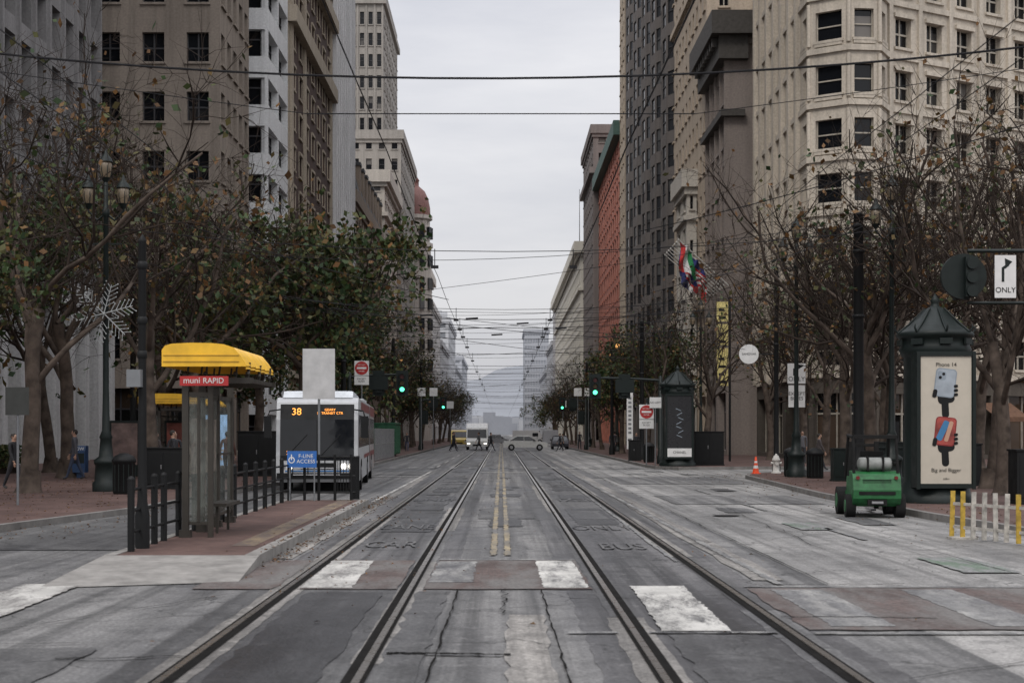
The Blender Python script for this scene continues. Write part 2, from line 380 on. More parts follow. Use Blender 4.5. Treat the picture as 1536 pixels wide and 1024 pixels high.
sidewalk('sidewalk',[(60,76),(12,70),(8.6,69),(7.7,71),(7.5,74),(7.5,120),(7.5,600)],[(60,78),(60,600)],-1)
mb=MB()
ix0,ix1=-5.42,-3.3
mb.bx(ix1-.2,ix1,19.4,35.4,-.01,.16,1); mb.bx(ix0,ix0+.15,19.4,35.4,-.01,.16,1); mb.bx(ix0+.15,ix1-.2,35.2,35.4,-.01,.158,1)
mb.bx(ix0+.15,ix1-.2,19.4,35.2,-.01,.15,0)
mb.quad((ix0-.0,16.6,.012),(ix1+.1,17.3,.012),(ix1,19.4,.155),(ix0,19.4,.155),1)
mb.quad((ix1+.1,17.3,.0),(ix1+.1,17.3,.012),(ix1,19.4,.155),(ix1,19.4,0),1)
mb.quad((ix1-.7,21,.1545),(ix1-.35,21,.1545),(ix1-.35,35,.1545),(ix1-.7,35,.1545),2)
mb.obj('boarding_island',[M_brick,M_islc,paintmat('tactile_yellow',(.23,.17,.10),.60,.80,2.2,((.09,.065,.055),(.14,.105,.09)))])
def surfz(x,y):
    if ix0<x<ix1 and 19.4<y<35.2: return .16
    lc=-9.2+ (min(max(y,25.7),60)-25.7)*.058
    if x<lc-.2: return .135
    if x>9.2 and y<58: return .135
    return .024
M_lit=leafmat('fallen_leaf',[(.05,.025,.012),(.12,.055,.02),(.08,.05,.02),(.16,.08,.03)])
mb=MB(); random.seed(3)
for i in range(5200):
    k=random.random()
    if k<.55: x=random.uniform(-17,-8.5); y=random.uniform(24,70)
    elif k<.66: y=random.uniform(19.6,40); x=random.gauss(-3.18,.14)
    elif k<.76: y=random.uniform(24,60); x=random.gauss(-8.0,.4)
    elif k<.80: x=random.gauss(-2.6,.7); y=random.uniform(16,36)
    elif k<.83: x=random.uniform(-6,8); y=random.uniform(11,60)
    else: x=random.gauss(9.8,1.2); y=random.uniform(24,62)
    if -5.5<x<-3.2 and y<19.6: continue
    zz=surfz(x,y)+.005; s_=random.uniform(.012,.038); a=random.uniform(0,6.3); ca,sa=math.cos(a)*s_,math.sin(a)*s_
    t=random.uniform(0,.03)
    mb.quad((x-ca,y-sa,zz),(x+sa*.7,y-ca*.7,zz+t),(x+ca,y+sa,zz),(x-sa*.7,y+ca*.7,zz+t*.5))
mb.obj('fallen_leaves',[M_lit])

# ---------------------------------------------------------------- buildings
def facade(mb,p0,p1,z0,z1,nc,nr,ww=.6,wh=.6,dep=.28,mull=1,pier=0,sill=1,vb=.2,mw=0,mg=1,mt=2,trim=0,mtr=None):
    dx,dy=p1[0]-p0[0],p1[1]-p0[1]; L=math.hypot(dx,dy); ux,uy=dx/L,dy/L; nx,ny=uy,-ux
    if mtr is None: mtr=mw
    P=lambda u,z,o:(p0[0]+ux*u+nx*o,p0[1]+uy*u+ny*o,z)
    def q(u0,u1,a,b,o,mi): mb.quad(P(u0,a,o),P(u1,a,o),P(u1,b,o),P(u0,b,o),mi)
    def fb(u0,u1,a,b,o0,o1,mi):
        vs=[P(u0,a,o0),P(u1,a,o0),P(u1,b,o0),P(u0,b,o0),P(u0,a,o1),P(u1,a,o1),P(u1,b,o1),P(u0,b,o1)]
        mb.add(vs,[(4,5,6,7),(0,4,7,3),(5,1,2,6),(7,6,2,3),(0,1,5,4)],mi)
    if nc==0: q(0,L,z0,z1,0,mw); return
    cw=L/nc; ch=(z1-z0)/nr; hw=cw*ww/2
    for i in range(nc+1):
        a=0 if i==0 else (i-.5)*cw+hw; b=L if i==nc else (i+.5)*cw-hw
        q(a,b,z0,z1,0,mw)
        if pier and 0<i<nc or (pier and L>6): 
            m=min(max(i*cw,pier*.5+.02),L-pier*.5-.02); fb(m-pier/2,m+pier/2,z0,z1,0,pier*.6,mw)
    for i in range(nc):
        c=(i+.5)*cw; a=c-hw; b=c+hw
        for j in range(nr):
            s=z0+j*ch; w0=s+ch*vb; w1=w0+ch*wh
            q(a,b,s,w0,0,mw); q(a,b,w1,s+ch,0,mw)
            mb.quad(P(a,w0,0),P(b,w0,0),P(b,w0,-dep),P(a,w0,-dep),mw); mb.quad(P(a,w1,-dep),P(b,w1,-dep),P(b,w1,0),P(a,w1,0),mw)
            mb.quad(P(a,w0,-dep),P(a,w1,-dep),P(a,w1,0),P(a,w0,0),mw); mb.quad(P(b,w0,0),P(b,w1,0),P(b,w1,-dep),P(b,w0,-dep),mw)
            if mull==0: q(a,b,w0,w1,-dep,mg); 
            else:
                wm=w0+(w1-w0)*random.choice((.5,.5,.62,.78)) if mull<3 else w0+(w1-w0)*.68
                q(a,b,w0,wm,-dep,mg); q(a,b,wm,w1,-dep,mg)
                t=.05 if mull==1 else .07
                wf=w0+(w1-w0)*(.5 if mull<3 else .68)
                fb(a,b,wf-t,wf+t*.6,-dep+.002,-dep+.08,mt)
                for k in range(1,mull): 
                    m=a+(b-a)*k/mull; fb(m-.05,m+.05,w0,w1,-dep+.004,-dep+.09,mt)
                fb(a,a+.06,w0,w1,-dep+.006,-dep+.07,mt); fb(b-.06,b,w0,w1,-dep+.006,-dep+.07,mt)
            if sill: fb(a-.12,b+.12,w0-.16,w0+.002,0,.14,mtr)
            if trim:
                fb(a-.15,b+.15,w1,w1+.25,0,.16,mtr)
                if mtr!=mw: fb(a-.16,a-.001,w0+.003,w1-.003,0,.08,mtr); fb(b+.001,b+.16,w0+.003,w1-.003,0,.08,mtr)
def band(mb,poly,z0,z1,pr,mi=0):
    n=len(poly); out=[]
    for i in range(n):
        a,b,c=[Vector(poly[(i+k)%n]) for k in(-1,0,1)]
        d1=(b-a).normalized(); d2=(c-b).normalized(); n1=Vector((d1.y,-d1.x)); n2=Vector((d2.y,-d2.x))
        m=(n1+n2); 
        if m.length<.2: m=n1
        m.normalize(); k=1/max(.35,m.dot(n1)); out.append((b.x+m.x*pr*k,b.y+m.y*pr*k))
    for i in range(n):
        j=(i+1)%n; a,b=poly[i],poly[j]; A,B=out[i],out[j]
        mb.quad((*A,z0),(*B,z0),(*B,z1),(*A,z1),mi); mb.quad((*A,z1),(*B,z1),(*b,z1),(*a,z1),mi); mb.quad((*a,z0),(*b,z0),(*B,z0),(*A,z0),mi)
def building(poly,h,specs,wall,nr,gz=5,glass=None,frame=None,bands=(),trim=None,ground=True,gwall=None,roofband=(1.2,.5)):
    """poly CCW, specs: {edge:(cols,kwargs)}"""
    mb=MB(); n=len(poly)
    for i in range(n):
        p,q=poly[i],poly[(i+1)%n]
        if i in specs:
            nc,k=specs[i]
            facade(mb,p,q,gz,h,nc,nr,**k)
            L=math.dist(p,q)
            if ground: facade(mb,p,q,0,gz,max(1,int(L/4.5)),1,ww=.8,wh=.72,dep=.6,mull=3,sill=0,vb=.08,mw=4,mg=3,mt=2)
        else: facade(mb,p,q,0,h,0,1)
    mb.add([(x,y,h) for x,y in poly],[tuple(range(n))],0)
    for b in bands: band(mb,poly,*b)
    if roofband: band(mb,poly,h-roofband[0],h+.3,roofband[1]); band(mb,poly,h-roofband[0]-.6,h-roofband[0]-.003,roofband[1]*.45)
    return mb,[wall,glass or M_glass,frame or M_frame,M_shop,gwall or wall,trim or wall]
def rect(x0,x1,y0,y1): return [(x0,y0),(x1,y0),(x1,y1),(x0,y1)]   # edges:0 front,1 right,2 back,3 left
def haze_tint(c,f): return tuple(a*(1-f)+b*f for a,b in zip(c,(.42,.44,.48)))  # blends a base colour towards grey-blue: distance haze painted into the material
def rooftop(mb,x0,x1,y0,y1,h,k=3):
    for q in range(k):
        x=random.uniform(x0+2,x1-4); y=random.uniform(y0+2,y1-4); mb.bx(x,x+random.uniform(2,4),y,y+random.uniform(2,4),h-.1,h+random.uniform(1.5,4),0)
# --- left side
mb,ms=building(rect(-60,-26,40,92),62,{1:(20,dict(ww=.76,wh=.72,dep=.6,mull=3,pier=.3,sill=0,vb=.15)),0:(12,dict(ww=.7,wh=.6))},
   wallmat('grey_precast',(.225,.22,.222),.5),15,gz=9.5,ground=False,roofband=(1,.3))
for k in range(18):
    y=43+k*2.85; mb.bx(-25.9,-25.1,y,y+.9,0,9.2,5)
mb.bx(-25.98,-24.9,40,92,9.2,10.4,5)
ms[5]=wallmat('white_columns',(.46,.46,.46),.4); mb.obj('office_tower',ms)
mb,ms=building(rect(-34,-19,96,107),58,{0:(5,dict(ww=.5,wh=.5,dep=.4,mull=2)),1:(5,dict(ww=.6,wh=.52,dep=.4,mull=2))},
   wallmat('tan_stone',(.255,.218,.185),.5),13,gz=6,bands=[(9.6,10.2,.35),(38,38.5,.3)]); mb.obj('stone_office_building',ms)
mb,ms=building(rect(-34,-18.05,110,120.2),60,{0:(3,dict(ww=.9,wh=.56,dep=.6,mull=3,sill=0)),1:(2,dict(ww=.92,wh=.56,dep=.6,mull=3,sill=0))},
   wallmat('white_panel',(.62,.63,.64),.22),15,gz=4); mb.obj('white_office_building',ms)
mb,ms=building(rect(-34,-18,121,150),62,{0:(5,dict(ww=.4,wh=.55,trim=1,mtr=5)),1:(7,dict(ww=.42,wh=.55,trim=1,mtr=5))},
   brickmat('brown_brick',(.095,.052,.042),(.078,.045,.037),(.07,.052,.045),3),16,gz=6.5,frame=M_framel,gwall=wallmat('stone_a',(.34,.29,.23)))
ms[5]=wallmat('stone_trim',(.38,.33,.265))
for z0_,z1_,p_ in((6.5,8,.35),(16,16.8,.3),(36.6,38.0,.7),(44,45.2,.8),(47,62.4,.22)): band(mb,rect(-34,-18,121,150),z0_,z1_,p_,5)
for x in(-21.6,-18.9): mb.bx(x,x+.9,120.6,120.995,0,62,5)
for y in(121.02,129.1,149.0): mb.bx(-17.998,-17.78,y,y+.9,8.1,61,5)
mb.obj('brick_office_building',ms)
mb,ms=building(rect(-34,-17.7,151,171),70,{0:(6,dict(ww=.5,wh=.7)),1:(10,dict(ww=.6,wh=.8,pier=.25,mull=1,sill=0))},
   wallmat('pale_stone',(.60,.60,.61),.3),19,gz=6,glass=M_glass2); mb.obj('pale_tower',ms)
mb,ms=building(rect(-34,-18,173,211),31,{0:(6,dict(ww=.5,wh=.6)),1:(12,dict(ww=.5,wh=.62,trim=1))},
   wallmat('brown_stone',(.25,.205,.165)),7,gz=6,bands=[(10,10.5,.4),(26,26.5,.3)],frame=M_framel)
ms[5]=mat('slate_roof',(.03,.032,.035),.6)
mb.add([(-34,173,31.31),(-17.5,173,31.31),(-17.5,211,31.31),(-34,211,31.31),(-32,175,37),(-18.9,175,37),(-18.9,209,37),(-32,209,37)],
       [(0,1,5,4),(1,2,6,5),(2,3,7,6),(3,0,4,7),(4,5,6,7)],5)
for k in range(8): 
    y=176+k*4.4; mb.bx(-18.9,-17.5,y,y+1.5,31.4,34.8,0); mb.prismz([(-18.9,y-.2),(-17.4,y-.2),(-17.4,y+1.7),(-18.9,y+1.7)],34.8,35.2,5)
mb.obj('mansard_roof_building',ms)
gw=wallmat('grey_beige_stone',(.33,.31,.285),.4)
mb,ms=building(rect(-34,-16.8,238,275),52,{0:(8,dict(ww=.45,wh=.55,mull=1)),1:(12,dict(ww=.45,wh=.55,mull=1))},gw,13,gz=6)
facade(mb,(-30,240),(-19.9,240),52,77,7,7,ww=.5,wh=.6,mull=1,pier=.3); facade(mb,(-19.9,240),(-19.9,272),52,77,9,7,ww=.5,wh=.6,mull=1)
mb.prismz([(-30,240),(-19.9,240),(-19.9,272),(-30,272)],76.9,77.6,0); band(mb,rect(-30,-19.9,240,272),74,75,.5)
facade(mb,(-28,243),(-21.5,243),77.6,84,5,2,ww=.4,wh=.6); facade(mb,(-21.5,243),(-21.5,265),77.6,84,6,2,ww=.4,wh=.6)
mb.prismz([(-28,243),(-21.5,243),(-21.5,265),(-28,265)],83.9,84.5,0)
mb.obj('stepped_stone_tower',ms)
mb,ms=building(rect(-34,-17.4,212,237),40.5,{0:(7,dict(ww=.45,wh=.6,trim=1)),1:(9,dict(ww=.45,wh=.6,trim=1))},
   wallmat('cream_stone_l',(.52,.48,.43),.3),10,gz=6,glass=M_glass2,bands=[(12,12.5,.4),(34,34.6,.5)],roofband=(1.5,.9)); mb.obj('classical_office_building',ms)
cs=wallmat('cream_stone_d',haze_tint((.50,.45,.40),.15),.3)  # stone colour carries a little painted haze
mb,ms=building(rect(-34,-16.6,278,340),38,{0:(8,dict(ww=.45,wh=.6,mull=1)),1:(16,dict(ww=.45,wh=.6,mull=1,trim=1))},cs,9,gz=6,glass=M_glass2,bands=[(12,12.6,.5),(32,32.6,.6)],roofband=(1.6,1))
cx,cy=-16.9,281
mb.lathe([(3.0,0),(3.0,38),(3.4,38.2),(3.4,39),(2.8,39.1),(2.8,43.5),(3.3,43.7),(3.3,44.4),(2.8,44.5)],20,0,(cx,cy),False)
mb.lathe([(2.9,44.5),(2.85,46),(2.5,47.8),(1.8,49.3),(.8,50.2),(.6,50.3),(.6,51.3),(.75,51.4),(.1,52.5),(0,53.8)],24,5,(cx,cy))
for k in range(10):
    a=k*math.pi/5+.15
    for z_ in (10,14,18,22,26,30,34.5,40): mb.obx((cx+2.9*math.cos(a),cy+2.9*math.sin(a),z_+1),(.9,.9,2.2),1,(0,0,a))
ms[5]=mat('dome_copper_red',(.17,.075,.065),.6); mb.obj('domed_building',ms)
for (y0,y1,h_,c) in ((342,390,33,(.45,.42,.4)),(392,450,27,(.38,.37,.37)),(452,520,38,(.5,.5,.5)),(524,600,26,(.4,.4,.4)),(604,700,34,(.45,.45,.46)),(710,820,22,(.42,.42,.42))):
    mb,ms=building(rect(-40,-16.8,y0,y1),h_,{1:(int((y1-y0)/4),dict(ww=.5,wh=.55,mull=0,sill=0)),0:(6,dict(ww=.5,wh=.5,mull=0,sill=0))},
      wallmat('hazed_stone',haze_tint(c,min(.8,(y0-200)/500)),.15),int(h_/3.8),gz=4,glass=mat('hazed_glass',haze_tint((.04,.045,.05),min(.7,(y0-200)/700)),.4)); rooftop(mb,-30,-17,y0,y1,h_); mb.obj('commercial_building',ms)  # haze painted into wall and glass colours, stronger further down the street

# --- right side
M_cream=wallmat('cream_terracotta',(.53,.475,.40),.5)
poly=[(18.5,103),(18.5,88),(18.55,85.8),(20.6,84.4),(22.5,84.6),(23.4,86.2),(44,98),(44,112)]
mb,ms=building(poly,44,{0:(6,dict(ww=.34,wh=.6,pier=.5,sill=0,dep=.4)),1:(1,dict(ww=.45,wh=.54,trim=0)),2:(1,dict(ww=.66,wh=.54,dep=.3,mull=1)),3:(1,dict(ww=.62,wh=.54,dep=.3)),
   4:(1,dict(ww=.5,wh=.54)),5:(9,dict(ww=.5,wh=.56,mull=2,dep=.4,pier=.3,trim=1))},M_cream,12,gz=5.2,frame=M_framel,roofband=(2,1.2),gwall=wallmat('dark_shop_stone',(.09,.078,.066)))
bay=poly[1:6]
fl=(44-5.2)/12
for k in range(0,12):
    z_=5.2+k*fl
    band(mb,poly,z_-.12,z_+.22,.16)
    for a,b in zip(bay,bay[1:]):
        L=math.dist(a,b); ux,uy=(b[0]-a[0])/L,(b[1]-a[1])/L; nx,ny=uy,-ux
        c=(a[0]+ux*L*.5+nx*.05,a[1]+uy*L*.5+ny*.05,z_+.45); mb.obx(c,(L*.7,.14,.3),0,(0,0,math.atan2(uy,ux)))
    for (cx_,cy_) in bay[1:4]: mb.cyl((cx_,cy_,z_+.4),(cx_,cy_,z_+fl-.3),.14,.14,8,0)
band(mb,poly,8.2,8.9,.5)
# canvas awnings over the shop windows on the side street
ms.append(mat('awning_canvas',(.11,.055,.03),.8,var=.25))
for t in (.12,.33,.54,.75):
    x_=23.4+20.6*t; y_=86.2+11.8*t; ux,uy=.867,.497; nx,ny=uy,-ux
    a=(x_,y_); b=(x_+ux*3,y_+uy*3); c_=(b[0]+nx*1.4,b[1]+ny*1.4); d_=(a[0]+nx*1.4,a[1]+ny*1.4)
    mb.quad((*a,3.7),(*b,3.7),(*c_,2.8),(*d_,2.8),6); mb.quad((*d_,2.5),(*c_,2.5),(*c_,2.8),(*d_,2.8),6)
mb.obj('flatiron_office_building',ms)
mb,ms=building([(16.8,116),(16.8,106),(30,106),(30,116)],32.5,{0:(4,dict(ww=.62,wh=.62,pier=.3,mull=2))},wallmat('taupe_render',(.25,.215,.195),.25),8,gz=6)
ms[5]=mat('cornice_dark',(.05,.045,.04),.7)
P_=[(16.8,116),(16.8,106),(17.6,106),(17.6,116)]
band(mb,P_,31.2,32.9,1.3,5); band(mb,P_,29.5,31.197,.7,5); band(mb,P_,25.3,25.8,.5,5)
for k in range(9): mb.bx(15.7,16.2,106+k*1.15,106.4+k*1.15,30.5,31.19,5)
mb.obj('corniced_building',ms)
mb,ms=building([(16.8,142),(16.8,116.4),(34,116.4),(34,142)],66,{0:(11,dict(ww=.45,wh=.5,mull=1)),1:(6,dict(ww=.28,wh=.5,mull=2))},wallmat('beige_stone',(.46,.385,.305),.3),18,gz=6,
   bands=[(12,12.6,.5),(40,40.5,.3)],frame=M_framel); mb.obj('beige_office_tower',ms)
mb,ms=building([(15.9,129),(15.9,122),(16.75,122),(16.75,129)],24,{0:(2,dict(ww=.5,wh=.6,mull=1)),1:(1,dict(ww=.3,wh=.3))},wallmat('pale_gable',(.5,.47,.42),.3),5,gz=5,bands=[(20,20.4,.3)]); mb.obj('narrow_classical_building',ms)
poly=[(16.9,188)]
y=187.
while y>146:
    poly+=[(16.9,y),(16.2,y-1.6),(16.0,y-4.2),(16.2,y-6.6),(16.9,y-8)]; y-=10.2
poly+=[(16.9,142.4),(34,142.4),(34,188)]
sp_={i:(1,dict(ww=.72,wh=.66,mull=1,sill=0,dep=.12,vb=.17)) for i in range(len(poly)-3)}
sp_[len(poly)-3]=(6,dict(ww=.3,wh=.5))
mb,ms=building(poly,80,sp_,wallmat('dark_granite',(.15,.135,.127),.35),21,gz=6,glass=glassmat('tower_glass',(.025,.027,.031),(.10,.10,.10),.4),roofband=(1,.3)); mb.obj('dark_bay_window_tower',ms)
mb,ms=building([(16.4,197),(16.4,189),(34,189),(34,197)],82,{0:(3,dict(ww=.4,wh=.5)),1:(5,dict(ww=.4,wh=.5))},wallmat('tan_tower',(.42,.35,.27)),22,gz=6); mb.obj('tan_tower',ms)
mb,ms=building([(16.6,242),(16.6,198),(34,198),(34,242)],44.5,{0:(12,dict(ww=.34,wh=.6,trim=1)),1:(6,dict(ww=.4,wh=.5))},brickmat('red_brick',(.42,.155,.11),(.46,.185,.13),(.36,.17,.13),3),11,gz=6,
   bands=[(11,11.6,.4)],roofband=None,frame=M_framel)
ms[5]=mat('verdigris_cornice',(.05,.10,.085),.7); band(mb,[(16.6,242),(16.6,198),(34,198),(34,242)],43,45,1.1,5); mb.obj('red_brick_building',ms)
mb,ms=building([(15.7,272),(15.7,243),(34,243),(34,272)],54,{0:(8,dict(ww=.45,wh=.55)),1:(6,dict(ww=.4,wh=.5))},wallmat('umber_stone',(.2,.175,.165)),14,gz=6,bands=[(46,47,.7)]); mb.obj('brown_stone_building',ms)
mb,ms=building([(15.2,400),(15.2,273),(34,273),(34,400)],38,{0:(34,dict(ww=.45,wh=.58,mull=0,trim=1)),1:(6,dict(ww=.4,wh=.5))},wallmat('cream_classical',haze_tint((.60,.57,.50),.06),.2),8,gz=6,glass=M_glass2,  # cream stone with a trace of distance haze mixed into its colour
   bands=[(11,11.8,.6),(29,29.6,.5)],roofband=(1.8,1.3))
mb.cyl((16.5,300,38),(16.5,300,53),.12,.05,6,2); mb.obj('classical_department_store',ms)
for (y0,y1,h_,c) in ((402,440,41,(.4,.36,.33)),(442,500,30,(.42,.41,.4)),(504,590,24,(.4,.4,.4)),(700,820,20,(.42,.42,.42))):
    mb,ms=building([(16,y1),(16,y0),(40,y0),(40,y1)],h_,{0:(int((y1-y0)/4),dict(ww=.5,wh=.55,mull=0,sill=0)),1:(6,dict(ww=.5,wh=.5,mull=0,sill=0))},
      wallmat('hazed_stone',haze_tint(c,min(.8,(y0-200)/500)),.15),int(h_/3.8),gz=4,glass=mat('hazed_glass',haze_tint((.04,.045,.05),min(.7,(y0-200)/700)),.4)); rooftop(mb,17,30,y0,y1,h_); mb.obj('commercial_building',ms)  # same painted haze on this side, growing with distance
mb,ms=building(rect(9.8,20,600,640),45,{0:(9,dict(ww=.6,wh=.5,mull=0,sill=0))},wallmat('hazy_tower',(.36,.375,.405),.1),14,gz=3,glass=mat('hazy_glass',(.27,.285,.315),.5)); mb.obj('distant_tower',ms)  # wall and glass colours are pale grey-blue to imitate haze
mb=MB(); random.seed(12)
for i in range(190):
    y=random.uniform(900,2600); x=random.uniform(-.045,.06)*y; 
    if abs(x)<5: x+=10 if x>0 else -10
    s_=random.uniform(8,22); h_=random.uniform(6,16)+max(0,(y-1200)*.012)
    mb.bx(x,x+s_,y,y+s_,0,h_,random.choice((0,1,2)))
mb.obj('distant_buildings',[mat('haze_a',(.30,.312,.34),.9),mat('haze_b',(.24,.252,.28),.9),mat('haze_c',(.35,.36,.38),.9)])  # pale bluish greys stand in for haze over the distant blocks
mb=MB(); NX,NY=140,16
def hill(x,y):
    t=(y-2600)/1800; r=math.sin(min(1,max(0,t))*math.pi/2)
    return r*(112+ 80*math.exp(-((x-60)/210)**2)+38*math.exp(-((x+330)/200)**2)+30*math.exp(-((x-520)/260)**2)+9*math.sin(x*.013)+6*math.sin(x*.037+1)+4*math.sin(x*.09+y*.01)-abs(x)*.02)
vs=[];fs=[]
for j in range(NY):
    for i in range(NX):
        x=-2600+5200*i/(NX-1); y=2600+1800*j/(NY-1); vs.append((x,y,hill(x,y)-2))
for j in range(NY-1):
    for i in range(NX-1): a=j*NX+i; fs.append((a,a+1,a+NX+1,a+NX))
mb.add(vs,fs,0,True); mb.obj('hills',[mat('hill_haze',(.205,.218,.24),1,var=.08,scale=.01)])  # hill colour greyed and lightened as painted haze

# ---------------------------------------------------------------- trees
M_bark=mat('bark',(.075,.058,.047),.9,var=.55,scale=3,spec=.2)
M_twig=mat('twig',(.036,.027,.022),.9,var=.3,scale=2,spec=.15)
M_leafg=leafmat('leaf_green',[(.013,.028,.009),(.024,.05,.014),(.042,.066,.018),(.085,.072,.022),(.025,.04,.014)])
M_leafb=leafmat('leaf_autumn',[(.05,.055,.018),(.11,.065,.02),(.15,.072,.024),(.06,.033,.014)])
def make_tree(name,seed,trunk=4.0,limb=5.0,leaf=300,green=.5,ls=.10,gn=.34,nch=(5,6,6,5,0),up=.10,spread=1.0):
    rd=random.Random(seed); mb=MB(); tips=[]
    LEN=[trunk,limb,limb*.58,limb*.34,limb*.19]; SEG=[7,8,6,4,3]; SD=[8,6,4,3,3]
    def rv(): return Vector((rd.gauss(0,1),rd.gauss(0,1),rd.gauss(0,1)))
    def br(p,d,L,r,lv):
        n=SEG[lv]; pts=[p.copy()]; rs=[r]; dirs=[d.copy()]
        re=r*(.72 if lv==0 else .3)
        for k in range(n):
            d=(d+rv()*gn*(.18 if lv==0 else .5)+Vector((0,0,up if lv<3 else .02))).normalized()
            p=p+d*(L/n); pts.append(p.copy()); rs.append(r+(re-r)*(k+1)/n+ (rd.random()*.012 if lv in(1,2) else 0)); dirs.append(d.copy())
        mb.tube(pts,rs,SD[lv],0 if lv<2 else 1)
        if lv>=3: tips.append((pts[-1],pts[-2]))
        if lv==4: return
        nc=nch[lv]
        for c in range(nc):
            t=(.62+.38*c/(nc-1)) if lv==0 else rd.uniform(.2,1)
            k=min(n,int(t*n)); 
            dd=dirs[k]; side=dd.cross(rv()).normalized()
            if lv==0:
                a=2*math.pi*c/nc+rd.uniform(-.4,.4); side=Vector((math.cos(a),math.sin(a),0)); nd_=(side*rd.uniform(.45,.9)*spread+Vector((0,0,rd.uniform(.65,1.2)))).normalized()
            else: nd_=(dd*rd.uniform(.4,.9)+side*rd.uniform(.6,1)+Vector((0,0,.12))).normalized()
            br(pts[k],nd_,LEN[lv+1]*rd.uniform(.7,1.25),max(.008,rs[k]*rd.uniform(.42,.62)),lv+1)
    mb.lathe([(.38,-.1),(.28,.12),(.215,.5)],8,0)
    br(Vector((0,0,0)),Vector((rd.uniform(-.12,.12),rd.uniform(-.12,.12),1)).normalized(),LEN[0],.205,0)
    # leaves hang in clumps around some of the shoots, leaving gaps between
    key=[t for t in tips if rd.random()<.55]
    for i in range(leaf):
        a,b=rd.choice(key); c=a.lerp(b,rd.random())+rv()*(.18 if leaf>1500 else .07)
        u=rv().normalized(); v=u.cross(rv()).normalized(); s_=ls*rd.uniform(.6,1.4)
        mb.add([c-u*s_,c+v*s_*.65+u*s_*.1,c+u*s_,c-v*s_*.65+u*s_*.1],[(0,1,2,3)],2 if rd.random()<green else 3)
    return mb.mesh(name,[M_bark,M_twig,M_leafg,M_leafb])
TB=[make_tree('plane_tree_bare',s,leaf=l,green=.55,ls=.095) for s,l in((1,480),(2,1000),(3,380),(8,1100))]
TR=[make_tree('plane_tree_wintry',s,leaf=l,green=.3,ls=.085,nch=(5,6,5,4,0),gn=.38) for s,l in((31,300),(32,420),(33,220))]
TL=[make_tree('plane_tree_leafy',s,leaf=l,green=.85,ls=.115,limb=4.4) for s,l in((11,7500),(12,4200),(13,9500))]
def tree(me,x,y,sc=1,rz=0,tilt=0):
    o=bpy.data.objects.new('plane_tree',me); COL.objects.link(o); o.location=(x,y,.12); o.rotation_euler=(0,tilt,rz); o.scale=(sc*.95,sc*.95,sc); return o
random.seed(21)
L=[(TB[0],-13.3,40,1.3,.2,.12),(TR[0],-16.2,53,1.45,2,0),(TB[3],-11.6,47.5,1.3,1,.05),(TL[1],-18.5,46,1.15,3,0),(TB[1],-12.5,58,1.4,4,0),(TL[0],-8.8,63,1.32,.6,0),(TL[1],-12,70,1.3,2.2,0),(TR[2],-15.5,66,1.45,5,0),
   (TL[1],-15.0,35,.85,1,0),(TB[3],-10,80,1.3,2,0),(TL[2],-9.8,92,1.2,3,0),(TB[2],-11,104,1.2,4,0),(TL[0],-16,80,1.2,4,0),(TB[2],-19,60,1.3,2.2,0),(TB[3],-20.5,52,1.2,4.2,0),(TR[1],-14,29,1.2,.4,0)]
for k in range(12): L.append((random.choice(TB+TL),-10+random.uniform(-.6,.6),116+k*14,1.05,random.uniform(0,6),0))
L+=[(TR[1],12.4,47,1.2,1,0),(TR[0],14.8,43,1.25,2.5,0),(TR[2],13.6,38.5,1.05,4,0),(TB[2],16,50,1.3,.3,0),(TR[1],12.8,53,1.2,5,0),(TB[0],15.5,57,1.25,1.7,0),(TR[2],10.9,76,1.05,2.9,0),(TR[2],16.5,87,1.2,4.4,0),
    (TR[0],11,96,1.1,.8,0),(TL[1],10.3,100,1.0,2,0),(TL[0],9.6,113,1.0,3,0),(TB[3],16.8,74,1.2,3.3,0),(TR[0],18.4,55,1.35,4.1,0),(TR[1],16.8,79,1.15,5.1,0),(TR[2],19.5,61,1.35,.9,0),(TB[1],20.5,68,1.25,3,0),(TR[0],17.6,66,1.25,2,0)]
for k in range(11): L.append((random.choice(TB+TR+TL[:1]),10+random.uniform(-.5,.5),126+k*14,.98,random.uniform(0,6),0))
for me,x,y,sc,rz,tl in L: tree(me,x,y,sc,rz,tilt=tl)
mb=MB(); rd=random.Random(6)
mb.bx(-24,-20.2,58,59.5,0,.8,0); 
for i in range(4200):
    c=Vector((rd.uniform(-24.3,-20),rd.uniform(57.7,59.8),rd.uniform(.2,1.15))); u=Vector((rd.gauss(0,1),rd.gauss(0,1),rd.gauss(0,1))).normalized(); v=u.cross(Vector((rd.gauss(0,1),rd.gauss(0,1),rd.gauss(0,1)))).normalized(); s_=rd.uniform(.04,.09)
    mb.quad(c-u*s_,c+v*s_,c+u*s_,c-v*s_,1)
mb.obj('hedge',[M_twig,M_leafg],(0,0,.13))

